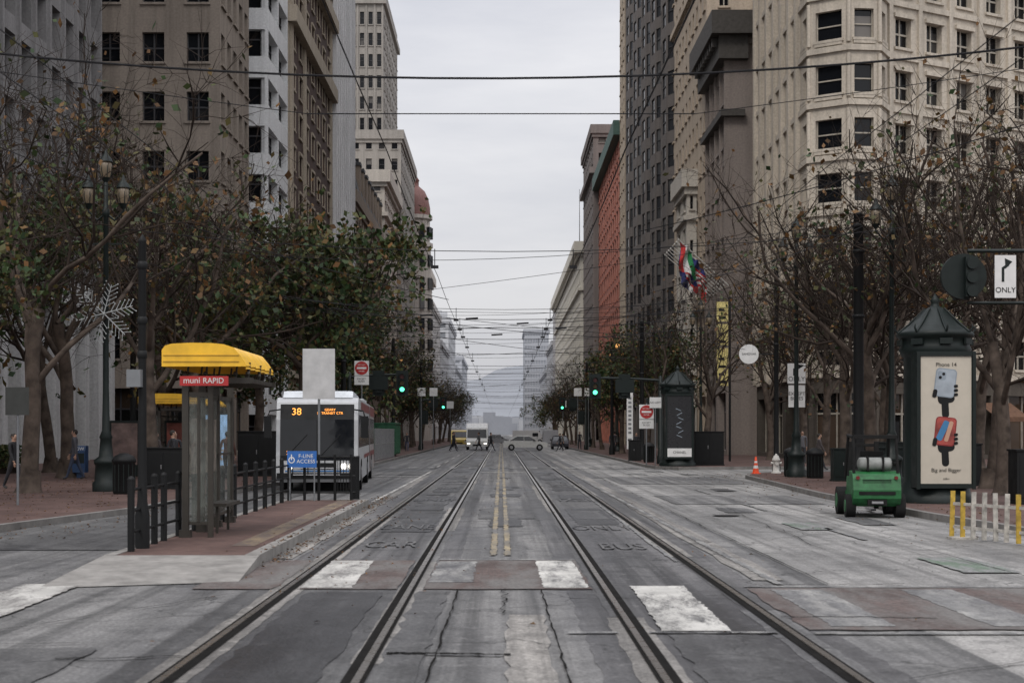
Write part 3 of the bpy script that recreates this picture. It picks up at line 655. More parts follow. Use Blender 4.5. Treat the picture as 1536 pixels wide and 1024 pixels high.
# ---------------------------------------------------------------- street furniture
def path_lamp(x,y,lit=False,snow=False,H=9.3):
    mb=MB()
    mb.lathe([(.38,0),(.38,.25),(.32,.3),(.30,.75),(.34,.8),(.34,.9),(.2,1.0),(.16,1.5),(.19,1.55),(.11,1.75),(.085,3),(.07,H-1.4),(.11,H-1.35),(.11,H-1.2),(.07,H-1.15),(.05,H-.2),(0,H-.1)],16,0)
    for k,(dx,dz) in enumerate(((-.5,-.75),(.5,-.75),(0,.0))):
        if dx: mb.tube([(0,0,H-1.3),(dx*.5,0,H-1.5),(dx,0,H-1.25),(dx,0,H+dz-.3)],[.04,.035,.03,.03],6,0)
        z=H+dz-.3
        mb.lathe([(.05,z-.12),(.11,z),(.13,z+.03)],12,0,(dx,0)); mb.lathe([(.12,z+.03),(.17,z+.22),(.165,z+.42),(.12,z+.5)],12,1,(dx,0))
        mb.lathe([(.20,z+.48),(.16,z+.58),(.06,z+.7),(.03,z+.82),(0,z+.88)],12,0,(dx,0))
        for q in range(6):
            a=q*math.pi/3; mb.tube([(dx+.125*math.cos(a),.125*math.sin(a),z+.03),(dx+.175*math.cos(a),.175*math.sin(a),z+.23),(dx+.125*math.cos(a),.125*math.sin(a),z+.5)],[.016]*3,4,0)
    mb.bx(-.45,.45,-.02,.02,H-2.2,H-2.16,0)
    o=mb.obj('street_lamp',[M_dgreen,M_lamplit if lit else M_lampglass],(x,y,.13))
    if snow:
        s=MB(); cz=5.1
        for k in range(6):
            a=k*math.pi/3+.26; u=Vector((math.cos(a),0,math.sin(a))); c=Vector((0,-.22,cz))
            s.tube([c,c+u*.85],[.018,.014],5,0)
            for t in(.25,.42,.58,.74,.9):
                for sg in(-1,1):
                    b=a+sg*.85; v=Vector((math.cos(b),0,math.sin(b))); s.tube([c+u*.85*t,c+u*.85*t+v*(.30-.18*abs(t-.5))],[.013,.010],4,0)
                    s.sph(c+u*.85*t+v*(.30-.18*abs(t-.5)),.022,0,6,4)
        so_=s.obj('snowflake_decoration',[mat('tinsel',(.38,.40,.40),.4)],(0,0,0)); so_.parent=o
    return o
path_lamp(-11.4,41,snow=True); path_lamp(12.35,45); path_lamp(11.2,54); path_lamp(12.2,87); path_lamp(-11.7,117,lit=True); path_lamp(10.2,125,lit=True); path_lamp(-10.5,150,lit=True); path_lamp(10.2,165)
def line_pole(x,y,h,r=.12,box=0):
    mb=MB(); mb.lathe([(r*1.9,0),(r*1.9,.5),(r*1.3,.7),(r*1.1,1.2),(r,h),(r*1.15,h+.02),(0,h+.12)],14,0)
    for z in(h-.4,h-1.2,h*.62): mb.lathe([(r*1.02,z),(r*1.3,z+.02),(r*1.3,z+.1),(r*1.02,z+.12)],12,0)
    if box: mb.bx(-.18,.02,-r-.14,-r,2.35,2.6,1)
    return mb.obj('wire_support_pole',[M_black,M_grey],(x,y,.13))
line_pole(11.2,44.6,8.5,.15); line_pole(-5.2,20.6,4.45,.055,1); line_pole(-8.1,73,8.5); line_pole(-7.9,104,8.5); line_pole(8.7,88,8.5); line_pole(8.4,108,8.5);line_pole(8.4,140,8.5);line_pole(-7.9,140,8.5);line_pole(11.6,60,8.6,.09)
line_pole(-11.5,20,8);line_pole(11.5,20,8); line_pole(-14.5,56,8.5,.11)

def signal_head(mb,x,y,z,plate=True,back=False):
    mb.bx(x-.17,x+.17,y,y+.22,z-.5,z+.5,0)
    if plate: mb.obx((x,y+.12,z),(.62,.02,1.3),0)
    if not back:
        for k in range(3):
            zz=z-.33+k*.33
            mb.cyl((x,y-.015,zz),(x,y,zz),.115,.115,16,[4,5,6][k],True)
            for q in range(9):
                a0=math.pi*(q/9)*1.3-.45; a1=math.pi*((q+1)/9)*1.3-.45
                A=(x+.135*math.cos(a0),zz+.135*math.sin(a0));B=(x+.135*math.cos(a1),zz+.135*math.sin(a1))
                mb.quad((A[0],y,A[1]),(B[0],y,B[1]),(B[0],y-.22,B[1]),(A[0],y-.22,A[1]),0)
SM=[M_dgreen,M_rsig,M_ysig,M_green,M_green,M_ysig,M_rsig]
def mast_signal(x,y,dirn,arm,z):
    mb=MB(); mb.lathe([(.2,0),(.2,.4),(.13,.5),(.11,z+.5),(0,z+.6)],12,0)
    mb.tube([(0,0,z+.3),(dirn*arm*.5,0,z+.42),(dirn*arm,0,z+.45)],[.08,.06,.05],8,0)
    signal_head(mb,dirn*arm,-.2,z)
    signal_head(mb,dirn*(arm*.55),-.2,z,back=True); mb.bx(dirn*arm*.55-.5,dirn*arm*.55+.5,-.26,-.2,z-.35,z+.35,0)
    signal_head(mb,dirn*.45,-.1,z-1.3,back=True)
    mb.bx(0 if dirn>0 else -.4,.4 if dirn>0 else 0,-.05,.05,z-1.3,z-1.25,0)
    return mb.obj('traffic_light',SM,(x,y,.13))
mast_signal(-7.9,74,1,2.75,4.25); mast_signal(8.5,76,-1,3.5,4.15)
mast_signal(-7.7,135,1,2.2,4.4); mast_signal(8.2,138,-1,2.3,4.4)

def dne_sign(x,y,z,w=.75,base_z=.13):
    mb=MB(); mb.cyl((0,.03,0),(0,.03,z+w*.6),.035,.035,8,3)
    mb.bx(-w/2,w/2,-.01,.01,z-w/2,z+w/2,0); 
    mb.cyl((0,-.018,z),(0,-.011,z),w*.46,w*.46,28,1); mb.bx(-w*.33,w*.33,-.026,-.019,z-.05,z+.05,0)
    mb.bx(-w/2,w/2,-.01,.01,z-w*1.15,z-w*.54,0)
    o=mb.obj('do_not_enter_sign',[M_white,M_red,M_black,M_grey],(x,y,base_z))
    text(o,'DO NOT',w*.13,(0,-.028,z+.16),M_white); text(o,'ENTER',w*.13,(0,-.028,z-.16),M_white)
    text(o,'EXCEPT\nBUSES',w*.17,(0,-.014,z-w*.83),M_black)
    return o
dne_sign(-7.2,73.3,5.0); dne_sign(7.5,73.5,2.75)
def board_sign(name,x,y,z0,z1,w,txt='',mt=None,pole=.03,ts=.2,base_z=.13,mtx=None,poleh=None,arrow=False):
    mb=MB(); mb.cyl((0,.035,0),(0,.035,poleh or z1),pole,pole,8,1); mb.bx(-w/2,w/2,-.012,.0,z0,z1,0)
    for zz in(z0+.1,z1-.1): mb.bx(-.06,.06,0,.05,zz-.03,zz+.03,1)
    if arrow:
        t=w*.09; c=z0+(z1-z0)*.66; s=w*.5
        mb.bx(-t-.1*w,t-.1*w,-.018,-.0125,c-s*.6,c+s*.2,2); mb.obx((w*.02,-.016,c+s*.28),(s*.55,.005,t*2),2,(0,-.5,0))
        mb.poly_xz([(w*.12,c+s*.12),(w*.40,c+s*.5),(w*.04,c+s*.72)],-.0165,2)
    o=mb.obj(name,[mt or M_white,M_grey,mtx or M_black],(x,y,base_z))
    if txt: text(o,txt,ts,(0,-.02,z0+(z1-z0)*(.22 if arrow else .5)),mtx or M_black)
    return o
board_sign('blank_sign_board',-4.53,35.3,2.5,3.75,.8,base_z=.15,mt=mat('sign_back_grey',(.42,.42,.42),.5,var=.15,scale=3))
board_sign('turn_only_sign',12.45,60,3.75,4.6,.76,'ONLY',arrow=True,ts=.26)
board_sign('bus_exception_sign',12.45,59.95,2.75,3.68,.70,'EXCEPT\nBUSES',ts=.2)
board_sign('no_turn_sign',7.95,73.4,2.95,3.5,.6,'NO LEFT',ts=.14)
board_sign('street_notice_sign',-11.3,33.2,2.1,2.75,.55,mt=mat('sign_back_dark',(.035,.038,.035),.6))
for x,y,z in((-7.3,130,5),(-6.2,130,5.0),(7.2,134,5.1),(8.2,134,5.1),(-5.4,150,4.2),(6.5,150,4.3)): board_sign('regulatory_sign',x,y,z,z+.75,.72,poleh=z)
mb=MB()
ys=[20.05,21.4,22.0]+[23.0+k*1.2 for k in range(11)]
for y in ys:
    mb.cyl((-5.22,y,.15),(-5.22,y,1.15),.05,.05,10,0); mb.sph((-5.22,y,1.16),.055,0,8,6)
for z in(.42,.72,1.02): mb.cyl((-5.22,20.05,z),(-5.22,35,z),.022,.022,8,0)
for x in(-5.22,-4.85,-4.5,-4.1,-3.7): mb.cyl((x,35.05,.15),(x,35.05,1.28),.035,.035,8,0)
for k in range(6): mb.cyl((-4.1+.07*k,35.05,.35),(-4.1+.07*k,35.05,1.22),.01,.01,5,0)
for z in(.35,.75,1.22): mb.cyl((-5.22,35.05,z),(-3.6,35.05,z),.022,.022,8,0)
for k in range(6): mb.cyl((-3.7,35.05+k*.35,.0),(-3.7,35.05+k*.35,1.2),.03,.03,8,0)
mb.cyl((-3.7,35.05,1.2),(-3.7,36.9,1.2),.025,.025,8,0)
mb.obj('island_railing',[M_black])
mb=MB(); mb.bx(-.36,.36,-.015,.0,.82,1.22,0); mb.bx(-.33,.33,0,.03,.85,.88,1)
for sg in(-.3,.3): mb.cyl((sg,.03,0),(sg,.03,1.2),.02,.02,8,1)
mb.cyl((-.25,-.0165,1.0),(-.25,-.016,1.0),.08,.08,18,2); mb.cyl((-.25,-.018,1.0),(-.25,-.017,1.0),.055,.055,18,0); mb.bx(-.265,-.24,-.02,-.0185,1.0,1.14,2)
o=mb.obj('access_sign',[M_blue,M_grey,M_white],(-4.88,34.8,.15)); text(o,'F-LINE\nACCESS',.13,(.1,-.02,1.03),M_white)

def shelter(name,x,y,L,Wd,sign=True):
    mb=MB()
    PL=L+1.5 if sign else L       # glazed screen runs on past the canopy
    n=int(PL/1.15)
    for k in range(n+1):
        yy=k*PL/n
        mb.bx(-.05,.05,yy-.045,yy+.045,0,2.55,0)
        mb.bx(-.09,.09,yy-.08,yy+.08,0,.12,0)
        mb.lathe([(.03,2.55),(.055,2.59),(.03,2.63),(0,2.67)],8,0,(0,yy))
    for k in range(n):
        y0=k*PL/n+.06; y1=(k+1)*PL/n-.06; mb.bx(-.008,.008,y0,y1,.25,2.25,1)
        mb.bx(-.03,.03,y0,y1,.2,.25,0); mb.bx(-.03,.03,y0,y1,2.25,2.32,0); mb.bx(-.02,.02,y0,y1,1.28,1.31,0)
        if sign and k<2: mb.bx(.012,.03,y0+.15,y1-.15,1.0,1.9,3)
    mb.bx(.06,.36,-.008,.008,.25,2.25,1); mb.bx(.36,.44,-.04,.04,0,2.55,0); mb.bx(.05,.36,-.02,.02,2.25,2.32,0); mb.bx(.05,.36,-.02,.02,.2,.25,0); mb.bx(.19,.23,-.03,.03,.25,2.25,0)
    for yy in(0,L): mb.bx(-.05,Wd-.2,yy-.04,yy+.04,2.46,2.55,0)
    mb.bx(.14,.2,0,L,2.48,2.54,0); mb.bx(Wd-.3,Wd-.24,0,L,2.48,2.54,0)
    for yy in(.1,L*.5,L-.1):
        for xx in(.0,.3,Wd-.5,Wd-.3): mb.cyl((xx,yy,2.54),(xx+.03,yy,2.80),.018,.018,6,0); mb.sph((xx,yy-.02,2.62),.04,0,8,6)
    N=36; vs=[];fs=[]; zb=2.745
    sec=[(0,.20),(.04,.27),(.12,.30),(.35,.315),(.6,.31),(.75,.29),(.86,.24),(.94,.13),(1.0,-.01)]
    for i in range(N+1):
        yy=-.35+(L+.7)*i/N
        for t,zq in sec:
            wv=.5+.5*math.cos(i*2*math.pi/5.5)
            vs.append((-.3+Wd*t+.05*wv*(t**3),yy,zb+zq+.028*wv*(1 if t<.9 else .2)))
    for i in range(N):
        for j in range(8): a=i*9+j; fs.append((a,a+1,a+10,a+9))
    mb.add(vs,fs,2,True)
    mb.add([(v[0],v[1],v[2]-.05) for v in vs],[f[::-1] for f in fs],2,True)
    for e in(0,N):
        fr=vs[e*9:e*9+9]; mb.add(fr+[(fr[8][0],fr[8][1],zb-.03),(fr[0][0],fr[0][1],zb-.03)],[tuple(range(11))],2)
    mb.quad((-.3,-.35,zb-.03),(-.3,L+.35,zb-.03),(-.3,L+.35,zb+.2),(-.3,-.35,zb+.2),2)
    mb.bx(-.28,Wd-.36,-.362,-.352,zb+.04,zb+.055,4); mb.bx(-.28,Wd-.36,-.362,-.352,zb+.14,zb+.152,4)
    mb.bx(.15,.5,L*.35,L*.9,.45,.5,0); mb.bx(.3,.34,L*.4,L*.42,0,.45,0); mb.bx(.3,.34,L*.82,L*.84,0,.45,0)
    g,nt,b=base('shelter_glass'); b.inputs['Base Color'].default_value=(.22,.24,.22,1); b.inputs['Roughness'].default_value=.1
    n_=noise(nt,nt.nodes.new('ShaderNodeTexCoord').outputs['Object'],5,4); nt.links.new(ramp(nt,n_,.4,.7,.10,.35),b.inputs['Alpha'])
    o=mb.obj(name,[mat('shelter_frame',(.05,.045,.038),.45,.4),g,M_yfab,mat('timetable_poster',(.17,.145,.12),.5,var=.7,scale=7),mat('canopy_seam',(.45,.26,.02),.5)],(x,y,.15))
    if sign:
        s=MB(); s.bx(.0,.76,-.42,-.38,2.41,2.56,0); s=s.obj('route_sign',[M_red]); s.parent=o
        text(s,'RAPID',.12,(.53,-.43,2.485),M_white); text(s,'muni',.135,(.19,-.43,2.49),M_white)
    return o
shelter('bus_shelter',-5.05,22.75,2.25,1.28)
shelter('bus_shelter',-12.9,52,4.5,2.2,sign=False)
def ad_panel(x,y,w,h,m,lines=0):
    mb=MB(); mb.bx(-w/2-.09,w/2+.09,-.08,.08,0,.35,0); mb.bx(-w/2-.09,w/2+.09,-.08,.08,.352,h+.55,0); mb.bx(-w/2,w/2,-.09,-.083,.45,h+.45,1)
    for k in range(lines): mb.bx(-w*.35,w*(.35-.1*(k%2)),-.096,-.0905,h*.35+k*.16,h*.35+k*.16+.08,2)
    return mb.obj('advertising_panel',[M_dgreen,m,M_white],(x,y,.13))
ad_panel(-10.6,53,1.05,1.9,mat('screen_blue',(.3,.5,.75),.4,emit=.35,var=.4,scale=1.2),lines=4)
ad_panel(-12.3,54.5,1.0,1.6,mat('poster_red',(.25,.07,.05),.4,var=.7,scale=2),lines=3)
ad_panel(-14.5,54.8,1.0,1.6,mat('poster_dark',(.15,.1,.09),.4,var=.7,scale=2),lines=2)

def kiosk(x,y,poster,kind):
    mb=MB()
    mb.lathe([(.92,0),(.92,.16),(.84,.22),(.80,.42),(.74,.5),(.74,3.5),(.79,3.55),(.86,3.7),(.82,3.78),(.82,3.95),(.9,4.0),(.92,4.08),(.85,4.14),(.64,4.3),(.42,4.5),(.24,4.68),(.1,4.76),(.09,4.84),(.12,4.9),(.05,4.98),(0,5.08)],16,0)
    for k in range(8):
        a=k*math.pi/4; mb.obx((.86*math.cos(a),.86*math.sin(a),3.87),(.06,.3,.14),0,(0,0,a)); mb.tube([(.9*math.cos(a),.9*math.sin(a),4.1),(.64*math.cos(a),.64*math.sin(a),4.32),(.24*math.cos(a),.24*math.sin(a),4.71)],[.03,.03,.02],4,0)
        mb.tube([(.9*math.cos(a),.9*math.sin(a),4.1),(.98*math.cos(a),.98*math.sin(a),4.2),(.95*math.cos(a),.95*math.sin(a),4.28)],[.03,.025,.01],4,0)
    y0=-.85
    mb.bx(-.70,.70,y0,-.4,.38,3.62,0); mb.bx(-.6,.6,y0-.012,y0-.002,.48,3.5,1)
    for sg in(-1,1): mb.bx(sg*.66-.04,sg*.66+.04,y0-.05,y0-.003,.35,3.6,0)
    mb.bx(-.615,.615,y0-.048,y0-.003,3.505,3.598,0); mb.bx(-.615,.615,y0-.048,y0-.003,.372,.475,0)
    def rr(cx,cz,w,h,rot,yy,mi,rad=.06):
        rad=min(rad,w*.48,h*.48); pts=[]
        for qx,qz,a0 in((1,1,0),(-1,1,90),(-1,-1,180),(1,-1,270)):
            for k in range(5):
                a=R(a0+k*22.5); pts.append((qx*(w/2-rad)+rad*math.cos(a),qz*(h/2-rad)+rad*math.sin(a)))
        c,s_=math.cos(rot),math.sin(rot)
        mb.poly_xz([(cx+u*c-v*s_,cz+u*s_+v*c) for u,v in pts],yy,mi)
    yy=y0-.016
    if kind==0:
        for cz,mi,mi2,rt in((2.87,2,3,-.12),(1.72,4,5,-.10)):
            rr(-.02,cz-.62,.17,.42,.05,yy,6,.08); rr(.0,cz-.36,.40,.26,.2,yy-.001,6,.1)
            rr(-.02,cz,.50,.68,rt,yy-.003,mi,.09) ; rr(-.02,cz,.45,.63,rt,yy-.005,mi2,.07)
            if mi==2:
                rr(-.10,cz+.17,.20,.20,rt,yy-.007,2,.05)
                for q in(-1,1): mb.cyl((-.10+q*.04,yy-.012,cz+.17+q*.04),(-.10+q*.04,yy-.008,cz+.17+q*.04),.036,.036,10,6)
            else: rr(-.08,cz+.02,.15,.5,-.45,yy-.0085,7,.05); rr(.06,cz+.0,.1,.5,-.3,yy-.0086,8,.04)
            for q in range(3): rr(.23,cz-.28+q*.10,.10,.07,.2,yy-.009,6,.03)
            rr(-.27,cz-.25,.10,.2,-.2,yy-.0092,6,.04)
    else:
        for q in range(7): rr(0.0+.06*math.sin(q*1.9),1.5+q*.22,.30,.035,.5 if q%2 else -.4,yy,2,.015)
    mt=[M_dgreen,poster,mat('handset_silver',(.22,.26,.30),.4),mat('handset_grey',(.30,.34,.38),.4),mat('handset_red',(.20,.015,.015),.4),mat('handset_screen',(.27,.05,.04),.3,var=.8,scale=1.6),M_black,mat('handset_blue',(.04,.16,.32),.4),mat('handset_peach',(.45,.26,.18),.4)]  # blue and peach are stripes printed on the red handset's screen
    o=mb.obj('advertising_kiosk',mt,(x,y,.13))
    if kind==0:
        text(o,'Phone 14',.13,(0,yy-.01,3.3),M_black); text(o,'Big and Bigger',.125,(0,yy-.01,.80),M_black); text(o,'at&m',.07,(0,yy-.01,.60),M_black)
    else:
        b=MB(); b.bx(-.6,.6,-.88,-.868,.48,.9,0); b=b.obj('poster_footer',[M_white]); b.parent=o; text(o,'CHANEL',.17,(0,-.89,.7),M_black)
    return o
kiosk(10.55,34.6,mat('poster_cream',(.46,.42,.35),.45,var=.05),0); kiosk(8.85,71.5,mat('poster_black',(.02,.02,.022),.3),1)
def cabinet(name,x,y,w,d,h,m):
    mb=MB(); mb.bx(-w/2,w/2,0,d,.06,h,0); mb.bx(-w/2-.03,w/2+.03,-.03,d+.03,0,.06,0); mb.bx(-w/2-.03,w/2+.03,-.03,d+.03,h,h+.05,0)
    mb.bx(-w/2+.06,-.02,-.012,-.001,.15,h-.1,0); mb.bx(.02,w/2-.06,-.012,-.001,.15,h-.1,0); mb.bx(-.08,-.05,-.03,-.012,h*.5,h*.6,1)
    return mb.obj(name,[m,M_steel],(x,y,.13),bevel=.01)
cabinet('utility_cabinet',10.6,72.5,1.5,.9,1.7,M_black); cabinet('utility_cabinet',7.9,84,.7,.6,1.2,M_black); cabinet('utility_cabinet',11.9,49.2,.8,.5,1.1,M_dgreen); cabinet('newspaper_rack',-10.1,42.5,1.3,.6,1.2,M_black)
cabinet('utility_cabinet',12.7,33.5,1.1,.6,1.25,M_black); cabinet('newspaper_rack',12.9,47.5,1.2,.5,1.15,M_dgreen); cabinet('utility_cabinet',-9.4,55,1.6,.7,1.7,M_black); cabinet('newspaper_rack',14.4,45,1.6,.5,1.3,M_black); cabinet('newspaper_rack',14.2,52,1.8,.5,1.3,M_dgreen)
mb=MB(); mb.bx(-.25,.25,-.22,.22,.2,1.0,0); mb.bx(-.22,.22,-.235,-.222,.55,.92,1); mb.prismx([(-.22,1.0),(.22,1.0),(.22,1.2),(-.1,1.2)],-.25,.25,0); mb.bx(-.1,.1,-.1,.1,0,.2,0)
o=mb.obj('newspaper_box',[mat('box_blue',(.01,.04,.11),.5),M_dgreen],(-15.7,53,.13)); text(o,'NOW',.17,(0,-.24,1.08),M_white)
def bin_(x,y):
    mb=MB(); mb.lathe([(.28,0),(.3,.05),(.3,.85),(.33,.88),(.33,.95),(.25,1.05),(.1,1.12),(0,1.13)],16,0)
    for k in range(14): a=k*math.pi/7; mb.bx(.3*math.cos(a)-.012,.3*math.cos(a)+.012,.3*math.sin(a)-.012,.3*math.sin(a)+.012,.08,.82,1)
    return mb.obj('litter_bin',[M_black,M_dgreen],(x,y,.13))
bin_(11.1,54.3); bin_(11.6,52.6); bin_(-10.4,39.2); bin_(8.3,80)
def hydrant(x,y):
    mb=MB(); mb.lathe([(.2,0),(.2,.06),(.14,.08),(.13,.5),(.17,.52),(.17,.57),(.14,.62),(.1,.72),(.04,.76),(.04,.8),(0,.81)],14,0)
    mb.cyl((-.22,0,.42),(.22,0,.42),.055,.055,10,0); mb.cyl((0,-.22,.4),(0,0,.4),.075,.075,10,0); return mb.obj('fire_hydrant',[M_offw],(x,y,.13))
hydrant(11.4,59); hydrant(11.7,52.8)
mb=MB(); mb.bx(-.18,.18,-.18,.18,0,.03,0); mb.lathe([(.14,.03),(.105,.22)],16,0);mb.lathe([(.105,.22),(.085,.34)],16,1);mb.lathe([(.085,.34),(.07,.44)],16,0);mb.lathe([(.07,.44),(.058,.52)],16,1); mb.lathe([(.058,.52),(.03,.7),(0,.7)],16,0)
mb.obj('traffic_cone',[mat('cone_orange',(.7,.07,.015),.5),M_white],(10.45,58.4,.13))
mb=MB(); a=Vector((7.8,24.6,0)); b=Vector((9.0,21.6,0)); N=13
for k in range(N):
    p=a.lerp(b,k/(N-1)); mb.obx((p.x,p.y,.42),(.075,.035,.8),1 if k in(0,1,6,12,7) else 0,(0,random.uniform(-.03,.03),random.uniform(-.1,.1)))
for z in(.2,.6):
    c=a.lerp(b,.5); mb.obx((c.x,c.y+.04,z),((b-a).length,.03,.05),0,(0,0,math.atan2(b.y-a.y,b.x-a.x)))
for k in(.08,.92): p=a.lerp(b,k); mb.obx((p.x,p.y,.02),(.45,.3,.04),0)
mb.obj('picket_barrier',[mat('barrier_white',(.38,.36,.325),.6,var=.4,scale=9),mat('barrier_yellow',(.42,.28,.04),.6,var=.35,scale=9)])
mb=MB(); mb.bx(7.9,12,19.6,20.8,-.01,.12,0); mb.obj('traffic_separator',[M_islc],bevel=.02)
mb=MB(); mb.bx(14.6,20,41,41.5,0,.75,0); mb.bx(14.5,20.1,40.95,41.55,.75,.9,0); mb.obj('stone_wall',[wallmat('wall_stone',(.22,.20,.175))],(0,0,.13))

mb=MB(); mb.lathe([(.2,0),(.2,.5),(.13,.6),(.12,7.2),(0,7.3)],12,0,(2.0,0))
mb.cyl((2.0,0,6.62),(-.75,0,6.62),.055,.05,8,0); mb.cyl((2.0,0,5.25),(-.75,0,5.25),.05,.04,8,0)
mb.cyl((-.85,-.02,5.95),(-.85,.10,5.95),.60,.60,32,0); mb.bx(-1.02,-.68,.1,.36,5.35,6.5,0)
for k in range(3): mb.cyl((-.7,-.28,5.55+k*.36),(-.7,-.02,5.55+k*.36),.15,.15,14,0)
mb.bx(-.86,-.54,-.2,-.02,5.4,6.45,0)
mb.bx(-.06,.50,-.08,-.06,5.38,6.5,1); 
mb.bx(.12,.19,-.086,-.081,5.8,6.15,0); mb.obx((.22,-.084,6.20),(.2,.005,.07),0,(0,-.6,0)); mb.poly_xz([(.22,6.14),(.40,6.33),(.20,6.42)],-.0855,0)
o=mb.obj('overhead_turn_signal',[M_dgreen,M_white],(12.0,34.5,.13)); text(o,'ONLY',.2,(.22,-.09,5.58),M_black); o.scale=(.92,.92,.92)

mb=MB(); mb.cyl((0,.1,0),(0,.1,4.4),.05,.05,8,1); mb.bx(-.2,.2,-.02,.02,.6,4.35,0); mb.bx(-.12,.12,-.03,-.021,1.2,1.3,1)
for k in range(9): mb.bx(-.1,.1,-.03,-.021,1.6+k*.28,1.75+k*.28,1)
mb.obj('pylon_sign',[M_white,M_grey],(8.4,93,.13))
mb=MB(); mb.cyl((.45,.1,0),(.45,.1,9.6),.07,.07,8,1)
for z0_,z1_ in((4.4,6.6),(6.75,8.0),(8.15,9.3)):
    mb.bx(-.33,.33,-.03,.03,z0_,z1_,0); mb.bx(-.33,.45,.04,.07,z1_-.05,z1_,1)
    for k in range(int((z1_-z0_)/.45)): mb.bx(-.22,.2-.1*(k%2),-.04,-.031,z0_+.15+k*.45,z0_+.30+k*.45,1)
mb.obj('banner_sign',[mat('banner_yellow',(.50,.42,.16),.6,var=.2),M_black],(12.9,83,.13))
mb=MB(); mb.cyl((0,-.05,5.7),(0,.05,5.7),.5,.5,28,0); mb.cyl((0,0,5.7),(1.4,0,5.7),.03,.03,6,1); mb.cyl((1.4,0,0),(1.4,0,6.4),.06,.06,8,1)
o=mb.obj('round_blade_sign',[M_white,M_black],(12.7,73,.13)); text(o,'SAMOVAR',.16,(0,-.06,5.7),M_black)
mb=MB()
fc=[(3,2,4),(4,2,3),(1,2,3),(3,2,3),(1,1,2)]
for k in range(8):
    y=104.5+k*1.25; p=Vector((16.7,y,12.6)); q=Vector((13.0,y-.3,15.9)); mb.cyl(p,q,.05,.035,6,0); mb.sph(q,.08,0,8,6)
    if k<5:
        for c in range(3):
            for i in range(10):
                for s2 in range(3):
                    off=(.02,.30,.10,.4,.2)[k]
                    def fp(u,v):
                        b_=q.lerp(p,off+u*.26); return (b_.x+.10*math.sin(v*5+u*4+k)+.2*u*v, b_.y+.22*math.sin(v*6+k+u*9), b_.z-v*2.0-.1*math.sin(u*9))
                    u0,u1=(c+s2/3)/3,(c+(s2+1)/3)/3; v0,v1=i/10,(i+1)/10
                    mi=fc[k][c]
                    if k in(1,2): mi=1 if (c==0 or v1<.4) else (3 if i%2 else 2)
                    mb.quad(fp(u0,v0),fp(u1,v0),fp(u1,v1),fp(u0,v1),mi)
mb.obj('flags',[M_offw,mat('flag_navy',(.02,.03,.14),.8),M_white,mat('flag_red',(.45,.03,.03),.8),mat('flag_green',(.02,.2,.07),.8)])

# ---------------------------------------------------------------- wires
mb=MB(); random.seed(31)
def wire(p,q,sag=.15,r=.012,n=12):
    p=Vector(p);q=Vector(q); pts=[]
    for i in range(n+1):
        t=i/n; c=p.lerp(q,t); c.z-=sag*4*t*(1-t); pts.append(c)
    mb.tube(pts,[r]*(n+1),4,0)
wire((-11.5,20,7.75),(11.5,20,7.85),1.0,.022,24)
wire((-11.5,20,7.6),(-3,22,6.75),.05,.008); wire((-3,22,6.75),(3,22,6.75),.0,.012); wire((3,22,6.75),(11.5,20,7.6),.05,.008)
for x in(-1.78,1.92): 
    y=4
    while y<400: wire((x,y,6.2),(x,y+18,6.2),.08,.011,4); y+=18
for x in(-5.6,-5.0,5.0,5.6):
    y=4
    while y<200: wire((x,y,5.9),(x,y+18,5.9),.06,.007,4); y+=18
for y in(38,56,61,66,74,88,104,118,132,150,170,200,240,290):
    wire((-10.5,y,7.3),(10.8,y,7.3),.65,.013 if y<60 else .018)
    if y<160:
        wire((-8,y+2,6.9),(8,y-3,6.9),.5,.010)
        for x in(-1.78,1.92): mb.bx(x-.10,x+.10,y-.04,y+.04,6.2,6.28); mb.cyl((x,y,6.25),(x,y,6.72),.012,.012,4)
for a_,b_ in(((-8,52,6.8),(9,72,6.6)),((-8,70,6.7),(9,54,6.6)),((-6,50,6.2),(6,66,6.2)),((-9,60,7.2),(11,44,8.2)),((-10,62,7.3),(10.8,60,7.0)),((-5,58,6.1),(9,84,6.1)),((5.3,50,5.9),(12,70,5.9)),
   ((-11,41,8.5),(-1.78,48,6.3)),((11.2,44,8.3),(1.92,56,6.3)),((11.2,44,8.2),(5,40,6)),((-8.1,73,8.3),(-1.8,86,6.3)),((11.5,20,7.9),(11.2,44,8.4)),((-11.5,20,7.9),(-11.3,41,8.9)),((11.2,44,8),(11.6,60,8)),((11.3,20,7.5),(3,31,6.2)),((11.2,44,7.7),(3,62,6.3)),((16,50,9),(11.2,44,7.6)),((20,58,9),(11.2,44,8)),((-16,60,9),(-8,73,8)),((-14.5,56,8),(-1.8,64,6.4)),((-11.4,41,7.2),(-8.1,73,7.2))):
    wire(a_,b_,.2,.012)
for k in range(11):
    y=78+k*17; wire((-8,y,random.uniform(6.3,7.6)),(8.4,y+random.uniform(-8,8),random.uniform(6.3,7.6)),random.uniform(.2,.8),.014)
for (x,y,z) in((-1.2,58,6.45),(.9,60,6.4),(-3.0,57,6.5),(2.6,62,6.35),(-.2,64,6.2)): mb.cyl((x-.25,y,z),(x+.25,y,z+.03),.04,.04,6)
mb.obj('overhead_wires',[mat('cable_black',(.015,.015,.017),.7,spec=.2)])

